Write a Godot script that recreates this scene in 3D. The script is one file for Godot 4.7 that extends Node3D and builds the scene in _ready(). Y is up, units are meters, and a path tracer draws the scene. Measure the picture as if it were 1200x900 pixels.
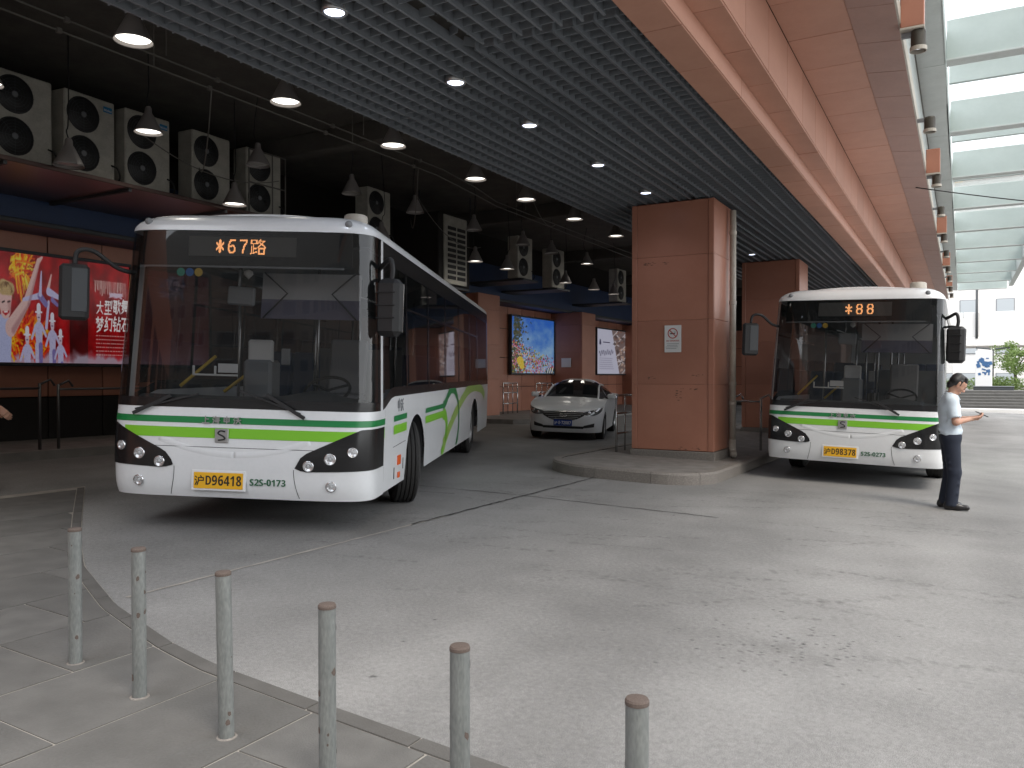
extends Node3D
# A covered bus station: two city buses, a parked sedan, bollards, pillars and a glazed canopy.
# World: the camera stands over the origin and looks along -Z. The station is turned by YAW:
# (c, t) are station coordinates, c across (to the right), t along the hall (away from the camera).

const YAW := 0.51313
const FALL := -0.0282          # cross fall of the paving (drainage), y per metre of x
const RISE := 0.0064           # rise of the paving along the view
var RB := Basis(Vector3.UP, -YAW)
var UPG := Vector3(-FALL, 1.0, RISE).normalized()
var GB: Basis                  # station axes laid on the sloping ground
var rng := RandomNumberGenerator.new()
var M := {}
var used := {}

# ------------------------------------------------------------------ naming and nodes
func numbered(called: String) -> String:
	if not used.has(called):
		used[called] = 0
		return called
	used[called] += 1
	return "%s_%03d" % [called, used[called]]

func thing(called: String, label: String, category: String, xf := Transform3D(), group := "") -> Node3D:
	var o := Node3D.new()
	o.name = numbered(called)
	add_child(o, true)
	o.transform = xf
	o.set_meta("label", label)
	o.set_meta("category", category)
	if group != "":
		o.set_meta("group", group)
	return o

func inst(called: String, mesh: Mesh, m: Material, parent: Node, xf := Transform3D()) -> MeshInstance3D:
	var o := MeshInstance3D.new()
	o.name = called
	o.mesh = mesh
	o.material_override = m
	parent.add_child(o, true)
	o.transform = xf
	return o

func obj(called: String, st: SurfaceTool, m: Material, parent: Node, xf := Transform3D()) -> MeshInstance3D:
	return inst(called, done(st), m, parent, xf)

func structure(called: String, st: SurfaceTool, m: Material, xf := Transform3D(), label := "") -> MeshInstance3D:
	var o := inst(numbered(called), done(st), m, self, xf)
	o.set_meta("kind", "structure")
	if label != "":
		o.set_meta("label", label)
	return o

func at(c: float, t: float, y: float) -> Vector3:
	return RB * Vector3(c, y, -t)

func sx(c: float, t: float, y: float) -> Transform3D:      # station-aligned, upright
	return Transform3D(RB, at(c, t, y))

func on_ground(x: float, d: float, h := 0.0) -> Vector3:    # x, depth d (= -z)
	return Vector3(x, FALL * x + RISE * d + h, -d)

func ground_basis(turn: float) -> Basis:
	var r := Basis(Vector3.UP, turn)
	var x := (r.x - UPG * r.x.dot(UPG)).normalized()
	return Basis(x, UPG, x.cross(UPG))

func gy_at(c: float, t: float) -> float:                    # ground height in station coordinates
	var p := at(c, t, 0)
	return FALL * p.x - RISE * p.z

# ------------------------------------------------------------------ mesh helpers
func ns(smooth := false) -> SurfaceTool:
	var s := SurfaceTool.new()
	s.begin(Mesh.PRIMITIVE_TRIANGLES)
	s.set_smooth_group(0 if smooth else -1)
	return s

func done(st: SurfaceTool) -> ArrayMesh:
	st.generate_normals()
	return st.commit()

func tri(st: SurfaceTool, a: Vector3, b: Vector3, c: Vector3) -> void:
	st.add_vertex(a); st.add_vertex(b); st.add_vertex(c)

func quad(st: SurfaceTool, a: Vector3, b: Vector3, c: Vector3, d: Vector3) -> void:
	tri(st, a, b, c); tri(st, a, c, d)

func oquad(st: SurfaceTool, a: Vector3, b: Vector3, c: Vector3, d: Vector3, out: Vector3) -> void:
	if (b - a).cross(c - a).dot(out) > 0.0:
		quad(st, d, c, b, a)
	else:
		quad(st, a, b, c, d)

func otri(st: SurfaceTool, a: Vector3, b: Vector3, c: Vector3, out: Vector3) -> void:
	if (b - a).cross(c - a).dot(out) > 0.0:
		tri(st, c, b, a)
	else:
		tri(st, a, b, c)

func box(st: SurfaceTool, c: Vector3, s: Vector3, b := Basis()) -> void:
	var h := s * 0.5
	for ax in 3:
		for sg in [-1.0, 1.0]:
			var n := Vector3.ZERO; n[ax] = sg
			var u := Vector3.ZERO; u[(ax + 1) % 3] = h[(ax + 1) % 3]
			var w := Vector3.ZERO; w[(ax + 2) % 3] = h[(ax + 2) % 3]
			var o := n * h[ax]
			oquad(st, c + b * (o - u - w), c + b * (o + u - w), c + b * (o + u + w), c + b * (o - u + w), b * n)

func cbox(st: SurfaceTool, c: Vector3, s: Vector3, r := 0.01, b := Basis()) -> void:   # chamfered box
	var h := s * 0.5
	r = minf(r, minf(h.x, minf(h.y, h.z)) * 0.6)
	var P := func(ax: int, sg: Vector3) -> Vector3:
		var v := Vector3(sg.x * (h.x - r), sg.y * (h.y - r), sg.z * (h.z - r))
		v[ax] = sg[ax] * h[ax]
		return c + b * v
	for ax in 3:
		var u := (ax + 1) % 3
		var w := (ax + 2) % 3
		for s1 in [-1.0, 1.0]:
			var q := []
			for k in [[-1, -1], [1, -1], [1, 1], [-1, 1]]:
				var sg := Vector3.ZERO; sg[ax] = s1; sg[u] = k[0]; sg[w] = k[1]
				q.append(P.call(ax, sg))
			var n := Vector3.ZERO; n[ax] = s1
			oquad(st, q[0], q[1], q[2], q[3], b * n)
			for s2 in [-1.0, 1.0]:
				var lo := Vector3.ZERO; lo[ax] = s1; lo[u] = s2; lo[w] = -1
				var hi := lo; hi[w] = 1
				var o := Vector3.ZERO; o[ax] = s1; o[u] = s2
				oquad(st, P.call(ax, lo), P.call(ax, hi), P.call(u, hi), P.call(u, lo), b * o)
	for a in [-1.0, 1.0]:
		for e in [-1.0, 1.0]:
			for f in [-1.0, 1.0]:
				var sg := Vector3(a, e, f)
				otri(st, P.call(0, sg), P.call(1, sg), P.call(2, sg), b * sg)

func tube(st: SurfaceTool, pts: Array, r: float, n := 8, caps := true) -> void:
	var prev := []
	var ref := Vector3.UP
	for i in pts.size():
		var d: Vector3 = (pts[mini(i + 1, pts.size() - 1)] - pts[maxi(i - 1, 0)]).normalized()
		if absf(d.dot(ref)) > 0.98:
			ref = Vector3.RIGHT if absf(d.x) < 0.9 else Vector3.FORWARD
		var u := d.cross(ref).normalized()
		var w := u.cross(d)
		ref = w
		var ring := []
		for k in n:
			var a := TAU * k / n
			ring.append(pts[i] + (u * cos(a) + w * sin(a)) * r)
		if prev.size():
			for k in n:
				var k2 := (k + 1) % n
				oquad(st, prev[k], prev[k2], ring[k2], ring[k], ring[k] + prev[k2] - pts[i] - pts[i - 1])
		if caps and (i == 0 or i == pts.size() - 1):
			for k in n:
				otri(st, pts[i], ring[k], ring[(k + 1) % n], -d if i == 0 else d)
		prev = ring

func lathe(st: SurfaceTool, prof: Array, n: int, xf := Transform3D()) -> void:   # prof: Vector2(radius, height)
	for i in prof.size() - 1:
		var p: Vector2 = prof[i]
		var q: Vector2 = prof[i + 1]
		var nrm := Vector2(q.y - p.y, -(q.x - p.x))
		for k in n:
			var a := TAU * k / n
			var e := TAU * (k + 1) / n
			var m := (a + e) * 0.5
			var out := xf.basis * Vector3(cos(m) * nrm.x, nrm.y, sin(m) * nrm.x)
			var A := xf * Vector3(cos(a) * p.x, p.y, sin(a) * p.x)
			var B := xf * Vector3(cos(e) * p.x, p.y, sin(e) * p.x)
			var C := xf * Vector3(cos(e) * q.x, q.y, sin(e) * q.x)
			var D := xf * Vector3(cos(a) * q.x, q.y, sin(a) * q.x)
			if p.x < 1e-5:
				otri(st, A, C, D, out)
			elif q.x < 1e-5:
				otri(st, A, B, C, out)
			else:
				oquad(st, A, B, C, D, out)

func patch(st: SurfaceTool, fn: Callable, nu: int, nv: int, flip := false) -> void:   # fn(u, v) with u, v in 0..1
	var prev := []
	for i in nu + 1:
		var col := []
		for j in nv + 1:
			col.append(fn.call(float(i) / nu, float(j) / nv))
		if i > 0:
			for j in nv:
				if flip:
					quad(st, prev[j], col[j], col[j + 1], prev[j + 1])
				else:
					quad(st, prev[j], prev[j + 1], col[j + 1], col[j])
		prev = col

func prism(st: SurfaceTool, poly: PackedVector2Array, y0: float, y1: float, xf := Transform3D()) -> void:   # poly in x, z; extruded along y
	var idx := Geometry2D.triangulate_polygon(poly)
	for lvl in [y0, y1]:
		for i in range(0, idx.size(), 3):
			var a := poly[idx[i]]; var b := poly[idx[i + 1]]; var c := poly[idx[i + 2]]
			otri(st, xf * Vector3(a.x, lvl, a.y), xf * Vector3(b.x, lvl, b.y), xf * Vector3(c.x, lvl, c.y), xf.basis * Vector3(0, 1 if lvl == y1 else -1, 0))
	var mid := Vector2.ZERO
	var cw := Geometry2D.is_polygon_clockwise(poly)
	for i in poly.size():
		var a := poly[i]; var b := poly[(i + 1) % poly.size()]
		var n := Vector2(b.y - a.y, a.x - b.x) * (1.0 if not cw else -1.0)
		oquad(st, xf * Vector3(a.x, y0, a.y), xf * Vector3(b.x, y0, b.y), xf * Vector3(b.x, y1, b.y), xf * Vector3(a.x, y1, a.y), xf.basis * Vector3(n.x, 0, n.y))

func v3(a: float, b: float, c: float) -> Vector3:
	return Vector3(a, b, c)

func spline(pts: Array, n: int) -> Array:      # Catmull-Rom through Vector2 or Vector3 points
	var out := []
	for i in pts.size() - 1:
		var p0 = pts[maxi(i - 1, 0)]; var p1 = pts[i]; var p2 = pts[i + 1]; var p3 = pts[mini(i + 2, pts.size() - 1)]
		for k in n:
			var t := float(k) / n
			out.append(0.5 * (2.0 * p1 + (p2 - p0) * t + (2.0 * p0 - 5.0 * p1 + 4.0 * p2 - p3) * t * t + (3.0 * p1 - p0 - 3.0 * p2 + p3) * t * t * t))
	out.append(pts[-1])
	return out

# ------------------------------------------------------------------ writing
const GLYPH := {
	"路": [[.5,.8, 3.8,.8, 3.8,3.2, .5,3.2, .5,.8], [2.1,3.2, 2.1,9], [2.1,6, 3.9,6], [.7,5, .7,9], [.2,9.4, 4.2,8.3], [6.3,.4, 4.6,3], [6,1.5, 9,1.5, 5,5.5], [6,2.4, 9.8,5.6], [5.6,6, 9,6, 9,9.5, 5.6,9.5, 5.6,6]],
	"沪": [[.6,1, 1.8,2], [.3,4, 1.5,5], [.5,9.5, 2,6.5], [6,.3, 6.8,1.5], [3.8,2.2, 9,2.2, 9,5, 3.8,5], [3.8,2.2, 3.8,6, 2.6,9.6]],
	"大": [[.5,3.5, 9.5,3.5], [5,.5, 5,3.5, 3.5,7, .6,9.5], [5,3.5, 6.5,7, 9.5,9.5]],
	"型": [[.5,1, 6,1], [.3,3, 6.2,3], [2,1, 2,3, 1,5.3], [4.5,1, 4.5,5.3], [7,1, 7,4], [9,.5, 9,5.3, 8.2,5], [1.5,7, 8.5,7], [5,5.5, 5,9.3], [.5,9.4, 9.5,9.4]],
	"歌": [[.3,1, 5,1], [1,2, 3.4,2, 3.4,3.8, 1,3.8, 1,2], [4.4,1, 4.4,4.8], [.3,5.2, 5.2,5.2], [1,6.3, 3.4,6.3, 3.4,8.2, 1,8.2, 1,6.3], [4.4,5.2, 4.4,9.5, 3.6,9.2], [7,.5, 5.8,3.5], [6.5,2.2, 9.6,2.2, 9,3.8], [7.6,3.5, 7.4,6, 5.6,9.6], [7.5,6, 9.8,9.6]],
	"舞": [[2.2,.3, 1,2], [1.8,1.2, 8.8,1.2], [.3,4.3, 9.7,4.3], [2.4,1.2, 2.4,4.3], [4.2,1.2, 4.2,4.3], [6,1.2, 6,4.3], [7.8,1.2, 7.8,4.3], [.8,2.7, 9.2,2.7], [2.5,4.8, 1,7], [2,5.6, 4.5,5.6, 3,8, .6,9.7], [1.8,6.6, 3,7.6], [5.5,5.6, 9.5,5.6], [5.2,7.6, 9.8,7.6], [7.8,4.8, 7.8,9.8], [6,5.6, 6,7.6]],
	"梦": [[.5,1.6, 4.4,1.6], [2.4,.3, 2.4,4.6], [2.4,1.8, .5,4], [2.4,1.8, 4.2,3.6], [5.4,1.6, 9.6,1.6], [7.4,.3, 7.4,4.6], [7.4,1.8, 5.6,4], [7.4,1.8, 9.4,4], [4.5,4.5, 2,7], [3.8,5.3, 8,5.3, 6,8, 2,9.8], [4,6.5, 5.5,7.6]],
	"幻": [[2.6,.5, 1,3, 3.2,3, .6,6.5, 4.2,6.2], [3.4,4.8, 4.4,7.2], [.6,9.2, 4.4,8], [5,1.5, 9.2,1.5, 8.8,9, 7.2,8.6]],
	"钻": [[2,.4, .4,3.4], [1.6,1.8, 4.2,1.8], [.6,4, 4,4], [.4,6, 4.2,6], [2.2,4, 2.2,9.3, 4.2,8], [7,.5, 7,5], [7,2.6, 9.6,2.6], [5.4,5, 9,5, 9,9.3, 5.4,9.3, 5.4,5]],
	"石": [[.5,1.5, 9.5,1.5], [4.8,1.5, 3.4,5, .5,8.5], [3.4,5, 8.6,5, 8.6,9.5, 3.4,9.5, 3.4,5]],
	"上": [[4.6,.5, 4.6,9.2], [4.6,4.2, 8.6,4.2], [.4,9.3, 9.6,9.3]],
	"海": [[.6,1, 1.8,2], [.3,4, 1.5,5], [.5,9.5, 2,6.5], [4.4,.3, 3,2.6], [3.8,1.6, 9.6,1.6], [4.6,3.2, 8.8,3.2, 8.4,9.6, 7.4,9.2], [4.6,3.2, 3.9,7.8, 8.6,7.8], [2.8,5.5, 9.9,5.5], [6.2,3.9, 6.8,4.8], [6,6.2, 6.6,7.1]],
	"申": [[1.5,2, 8.5,2, 8.5,7, 1.5,7, 1.5,2], [1.5,4.5, 8.5,4.5], [5,.3, 5,9.8]],
	"沃": [[.6,1, 1.8,2], [.3,4, 1.5,5], [.5,9.5, 2,6.5], [9,.8, 4,2], [3.2,4.6, 9.8,4.6], [6.4,1.6, 6.2,5, 3.4,9.6], [6.4,5, 9.8,9.6]],
	"*": [[5,1.2, 5,8.8], [1.6,3, 8.4,7], [1.6,7, 8.4,3]],
	"6": [[8,1, 4,1, 2.2,3.4, 2.2,7.4, 3.6,9, 6.6,9, 8,7.6, 8,5.8, 6.6,4.6, 2.6,4.9]],
	"7": [[2,1, 8,1, 8,2.4, 5.2,5.6, 4.6,9]],
	"8": [[3.4,1, 6.6,1, 8,2.2, 8,3.8, 6.6,4.9, 3.4,4.9, 2,3.8, 2,2.2, 3.4,1], [3.4,4.9, 2,6.1, 2,7.8, 3.4,9, 6.6,9, 8,7.8, 8,6.1, 6.6,4.9]],
}

func seg_dist(p: Vector2, a: Vector2, b: Vector2) -> float:
	var ba := b - a
	var t := clampf((p - a).dot(ba) / maxf(ba.length_squared(), 1e-9), 0.0, 1.0)
	return (p - a - ba * t).length()

func strokes(st: SurfaceTool, ch: String, origin: Vector3, size: float, width: float, thick: float) -> void:   # glyph as raised bars in the xy plane, origin = lower left
	for s in GLYPH[ch]:
		for i in range(0, s.size() - 2, 2):
			var a := Vector3(s[i], 10.0 - s[i + 1], 0) * size * 0.1 + origin
			var e := Vector3(s[i + 2], 10.0 - s[i + 3], 0) * size * 0.1 + origin
			var d := e - a
			var bs := Basis(Vector3.BACK, atan2(d.y, d.x))
			box(st, (a + e) * 0.5 + Vector3(0, 0, thick * 0.5 + 0.0004 * (i % 3)), Vector3(d.length() + width * 0.8, width, thick), bs)

func text(called: String, s: String, h: float, depth: float, m: Material, parent: Node, xf: Transform3D, font := "Droid Sans", bold := 400) -> MeshInstance3D:
	var f := SystemFont.new()
	f.font_names = PackedStringArray([font])
	f.font_weight = bold
	var tm := TextMesh.new()
	tm.font = f
	tm.text = s
	tm.font_size = 64
	tm.pixel_size = h / 46.0        # capital height is about 46 of 64
	tm.depth = depth
	tm.curve_step = 2.0
	return inst(called, tm, m, parent, xf)

func led_dots(parent: Node, chars: String, h: float, origin: Vector3, rows := 16, wide := 0.62) -> void:   # dot matrix, origin = lower left
	var p := h / rows
	var x0 := 0.0
	for ch in chars:
		var st := ns()
		var cols := rows if ch.unicode_at(0) > 255 else int(rows * wide)
		for i in cols:
			for j in rows:
				var g := Vector2((i + 0.5) / cols * 10.0, (j + 0.5) / rows * 10.0)
				var best := 99.0
				for s in GLYPH[ch]:
					for k in range(0, s.size() - 2, 2):
						var sc := Vector2(float(cols) / rows, 1.0)
						best = minf(best, seg_dist(g * sc, Vector2(s[k], s[k + 1]) * sc, Vector2(s[k + 2], s[k + 3]) * sc))
				if best < (0.40 if ch.unicode_at(0) > 255 else 0.58):
					var c := origin + Vector3(x0 + (i + 0.5) * p, h - (j + 0.5) * p, 0)
					var r := p * 0.42
					var q := []
					for a in 6:
						q.append(c + Vector3(cos(a * PI / 3), sin(a * PI / 3), 0) * r)
					for a in range(1, 5):
						otri(st, q[0], q[a], q[a + 1], Vector3.BACK)
		obj("led_character", st, M.led, parent).set_meta("kind", "stuff")
		x0 += (cols + 2.6) * p

# ------------------------------------------------------------------ materials
func lin(r: float, g: float, b: float) -> Color:
	return Color(r, g, b).linear_to_srgb()

func mat(col: Color, rough := 0.6, metal := 0.0, spec := 0.5) -> StandardMaterial3D:   # col: linear base colour
	var m := StandardMaterial3D.new()
	m.albedo_color = col.linear_to_srgb()
	m.roughness = rough
	m.metallic = metal
	m.metallic_specular = spec
	m.cull_mode = BaseMaterial3D.CULL_DISABLED
	return m

func glow(col: Color, e: float) -> StandardMaterial3D:
	var m := mat(Color(0.5, 0.5, 0.5), 0.4)
	m.emission_enabled = true
	m.emission = col
	m.emission_energy_multiplier = e
	return m

func glass(col: Color, alpha: float, rough := 0.02, spec := 0.8) -> StandardMaterial3D:
	var m := mat(col, rough, 0.0, 1.0)
	m.transparency = BaseMaterial3D.TRANSPARENCY_ALPHA
	m.metallic_specular = spec
	m.albedo_color.a = alpha
	return m

func noise_bytes(size: int, sd: int, freq: float, oct := 4, type := FastNoiseLite.TYPE_SIMPLEX_SMOOTH) -> PackedByteArray:
	var n := FastNoiseLite.new()
	n.seed = sd
	n.noise_type = type
	n.frequency = freq
	n.fractal_octaves = oct
	var im := n.get_seamless_image(size, size)
	im.convert(Image.FORMAT_L8)
	return im.get_data()

func blend_tex(size: int, layers: Array, c0: Color, c1: Color) -> ImageTexture:   # layers: [bytes, weight]
	var out := PackedByteArray()
	out.resize(size * size * 3)
	var lut := PackedByteArray()
	lut.resize(256 * 3)
	for i in 256:
		var c := c0.lerp(c1, i / 255.0)
		lut[i * 3] = int(clampf(c.r, 0, 1) * 255); lut[i * 3 + 1] = int(clampf(c.g, 0, 1) * 255); lut[i * 3 + 2] = int(clampf(c.b, 0, 1) * 255)
	var b0: PackedByteArray = layers[0][0]
	var w0: float = layers[0][1]
	var b1: PackedByteArray = layers[-1][0]
	var w1: float = layers[-1][1] if layers.size() > 1 else 0.0
	for i in size * size:
		var v := int(clampf(127.5 + (b0[i] - 127.5) * w0 + (b1[i] - 127.5) * w1, 0.0, 255.0)) * 3
		out[i * 3] = lut[v]; out[i * 3 + 1] = lut[v + 1]; out[i * 3 + 2] = lut[v + 2]
	return tex(Image.create_from_data(size, size, false, Image.FORMAT_RGB8, out))

func tex(im: Image) -> ImageTexture:
	im.generate_mipmaps()
	return ImageTexture.create_from_image(im)

func bump(size: int, bytes: PackedByteArray, strength: float) -> ImageTexture:
	var im := Image.create_from_data(size, size, false, Image.FORMAT_L8, bytes)
	im.convert(Image.FORMAT_RGBA8)
	im.bump_map_to_normal_map(strength)
	return tex(im)

func tri_tex(m: StandardMaterial3D, t: Texture2D, metres: float, world := true, nrm: Texture2D = null, ns_ := 1.0) -> StandardMaterial3D:
	m.albedo_texture = t
	m.uv1_triplanar = true
	m.uv1_world_triplanar = world
	m.uv1_scale = Vector3.ONE / metres
	if nrm:
		m.normal_enabled = true
		m.normal_texture = nrm
		m.normal_scale = ns_
	return m

func make_materials() -> void:
	var n1 := noise_bytes(512, 3, 0.008, 5)
	var n2 := noise_bytes(512, 8, 0.06, 4)
	var n3 := noise_bytes(512, 12, 0.25, 2)
	var fine := bump(512, n3, 1.2)
	M.fine = fine
	# terracotta cladding panels: three tones
	for k in 3:
		var f: float = [1.0, 0.965, 1.03][k]
		var m := mat(Color(1, 1, 1), 0.36, 0.0, 0.45)
		M["clay%d" % k] = tri_tex(m, blend_tex(512, [[n1, 0.55], [n2, 0.2]], Color(0.65, 0.435, 0.355) * f, Color(0.72, 0.505, 0.42) * f), [2.3, 2.9, 1.9][k], true, fine, 0.12)
	M.clay_grey = tri_tex(mat(Color(1, 1, 1), 0.5), blend_tex(512, [[n1, 0.5], [n2, 0.3]], Color(0.60, 0.475, 0.44), Color(0.69, 0.55, 0.50)), 2.2)
	for k in 3:
		var f: float = [1.0, 0.98, 1.02][k]
		M["rose%d" % k] = tri_tex(mat(Color(1, 1, 1), 0.5), blend_tex(512, [[n1, 0.5], [n2, 0.25]], Color(0.70, 0.51, 0.43) * f, Color(0.765, 0.575, 0.49) * f), [2.3, 2.9, 1.9][k])
	M.joint = mat(Color(0.018, 0.014, 0.012), 0.9)
	M.joint_clay = mat(Color(0.16, 0.075, 0.05), 0.9)
	M.wall_dark = tri_tex(mat(Color(1, 1, 1), 0.8), blend_tex(512, [[n1, 0.6], [n2, 0.3]], Color(0.13, 0.12, 0.115), Color(0.19, 0.18, 0.17)), 2.0)
	M.slab_dark = tri_tex(mat(Color(1, 1, 1), 0.92), blend_tex(512, [[n1, 0.7], [n2, 0.3]], Color(0.31, 0.295, 0.28), Color(0.41, 0.395, 0.37)), 3.0)
	M.blue = tri_tex(mat(Color(1, 1, 1), 0.45), blend_tex(512, [[n1, 0.5], [n2, 0.2]], Color(0.10, 0.19, 0.33), Color(0.15, 0.25, 0.41)), 2.5)
	M.grid = tri_tex(mat(Color(1, 1, 1), 0.42, 0.0, 0.6), blend_tex(512, [[n1, 0.5], [n2, 0.4]], Color(0.40, 0.42, 0.44), Color(0.50, 0.52, 0.54)), 1.4)
	M.slabstone = []
	for k in 4:
		var f: float = [1.0, 0.965, 1.03, 0.985][k]
		M.slabstone.append(tri_tex(mat(Color(1, 1, 1), 0.85), blend_tex(512, [[n1, 0.75], [n3, 0.35]], Color(0.335, 0.33, 0.32) * f, Color(0.43, 0.424, 0.412) * f), [1.7, 2.1, 1.3, 2.7][k], true, fine, 0.4))
	M.kerb_flat = tri_tex(mat(Color(1, 1, 1), 0.85), blend_tex(512, [[n1, 0.75], [n3, 0.35]], Color(0.32, 0.312, 0.30), Color(0.40, 0.392, 0.38)), 1.5, true, fine, 0.4)
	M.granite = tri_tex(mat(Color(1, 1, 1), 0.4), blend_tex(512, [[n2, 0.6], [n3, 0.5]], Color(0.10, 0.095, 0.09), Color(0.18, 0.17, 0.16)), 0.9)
	M.dark_steel = mat(Color(0.12, 0.12, 0.12), 0.4, 0.7)
	M.mortar = tri_tex(mat(Color(1, 1, 1), 0.95), blend_tex(512, [[n1, 0.6], [n3, 0.5]], Color(0.52, 0.50, 0.47), Color(0.70, 0.68, 0.65)), 1.1)
	M.kerb = tri_tex(mat(Color(1, 1, 1), 0.8), blend_tex(512, [[n2, 0.7], [n3, 0.6]], Color(0.38, 0.365, 0.35), Color(0.62, 0.59, 0.56)), 0.8, true, fine, 0.5)
	M.tar = mat(Color(0.03, 0.028, 0.026), 0.85)
	# galvanised steel of the bollards
	var zinc := blend_tex(512, [[n2, 0.9], [n1, 0.6]], Color(0.40, 0.415, 0.41), Color(0.53, 0.54, 0.53))
	M.zinc = tri_tex(mat(Color(1, 1, 1), 0.5, 0.3, 0.5), zinc, 0.9, true, fine, 0.15)
	M.zinc.uv1_scale = Vector3(3.0, 0.8, 3.0)
	M.rust = tri_tex(mat(Color(1, 1, 1), 0.85), blend_tex(512, [[n2, 0.9], [n3, 0.4]], Color(0.24, 0.19, 0.165), Color(0.45, 0.41, 0.385)), 0.12)
	M.steel = mat(Color(0.55, 0.55, 0.55), 0.25, 0.9)
	M.white_pipe = tri_tex(mat(Color(1, 1, 1), 0.5), blend_tex(512, [[n1, 0.7], [n2, 0.4]], Color(0.66, 0.63, 0.58), Color(0.80, 0.78, 0.74)), 0.9)
	# vehicles
	var pw := mat(Color(1, 1, 1), 0.28, 0.0, 0.5)
	pw.clearcoat_enabled = true
	pw.clearcoat = 0.5
	pw.clearcoat_roughness = 0.08
	M.paint = tri_tex(pw, blend_tex(512, [[n1, 0.4], [n2, 0.35]], Color(0.85, 0.86, 0.865), Color(0.90, 0.905, 0.91)), 1.6, false)
	M.green = mat(Color(0.012, 0.20, 0.055), 0.3)
	M.lime = mat(Color(0.20, 0.52, 0.03), 0.3)
	M.olive = mat(Color(0.30, 0.45, 0.10), 0.35)
	M.black = mat(Color(0.012, 0.012, 0.013), 0.22, 0.0, 0.5)
	M.black_matt = mat(Color(0.018, 0.018, 0.019), 0.6)
	M.seam = mat(Color(0.05, 0.05, 0.05), 0.7)
	M.rubber = tri_tex(mat(Color(1, 1, 1), 0.8), blend_tex(512, [[n2, 0.7], [n3, 0.5]], Color(0.13, 0.128, 0.125), Color(0.22, 0.215, 0.21)), 0.4, false)
	M.chrome = mat(Color(0.75, 0.75, 0.76), 0.12, 1.0)
	M.silver = mat(Color(0.45, 0.45, 0.45), 0.35, 0.8)
	M.glass = glass(Color(0.006, 0.008, 0.008), 0.5, 0.02, 0.5)
	M.tint = glass(Color(0.004, 0.005, 0.005), 0.72)
	M.lens = glass(Color(0.8, 0.82, 0.84), 0.3, 0.03)
	M.plate_yellow = mat(Color(0.78, 0.42, 0.015), 0.45)
	M.plate_blue = mat(Color(0.012, 0.05, 0.28), 0.45)
	M.ink = mat(Color(0.015, 0.013, 0.012), 0.6)
	M.ink_green = mat(Color(0.015, 0.11, 0.045), 0.6)
	M.ink_white = mat(Color(0.75, 0.75, 0.75), 0.5)
	M.amber_lens = mat(Color(0.75, 0.12, 0.02), 0.2)
	M.led = glow(Color(1.0, 0.60, 0.12), 0.5)
	M.led_off = mat(Color(0.11, 0.11, 0.105), 0.5)
	M.trim_grey = mat(Color(0.22, 0.23, 0.24), 0.55)
	M.trim_dark = mat(Color(0.055, 0.06, 0.065), 0.6)
	M.cloth_blue = mat(Color(0.06, 0.085, 0.16), 0.85)
	M.cloth_grey = mat(Color(0.32, 0.32, 0.33), 0.85)
	M.rail_yellow = mat(Color(0.62, 0.42, 0.04), 0.4)
	M.paper = mat(Color(0.72, 0.72, 0.71), 0.7)
	# fittings
	M.lamp_shade = mat(Color(0.28, 0.26, 0.25), 0.5, 0.1)
	M.lamp_glow = glow(Color(1.0, 0.98, 0.94), 1.3)
	M.down_glow = glow(Color(0.86, 0.9, 1.0), 2.4)
	M.ac_white = tri_tex(mat(Color(1, 1, 1), 0.5), blend_tex(512, [[n1, 0.8], [n2, 0.5]], Color(0.62, 0.61, 0.57), Color(0.78, 0.77, 0.73)), 1.2)
	M.ac_grille = mat(Color(0.022, 0.022, 0.022), 0.5)
	M.wire = mat(Color(0.02, 0.02, 0.02), 0.6)
	M.conduit = mat(Color(0.17, 0.16, 0.145), 0.6, 0.1)
	M.canopy = tri_tex(mat(Color(1, 1, 1), 0.5), blend_tex(512, [[n1, 0.5], [n2, 0.25]], Color(0.70, 0.72, 0.71), Color(0.80, 0.82, 0.81)), 2.6)
	M.canopy_pale = tri_tex(mat(Color(1, 1, 1), 0.5), blend_tex(512, [[n1, 0.5], [n2, 0.25]], Color(0.66, 0.705, 0.69), Color(0.74, 0.78, 0.765)), 2.6)
	M.roof_glass = glass(Color(0.8, 0.85, 0.85), 0.10, 0.05)

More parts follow.
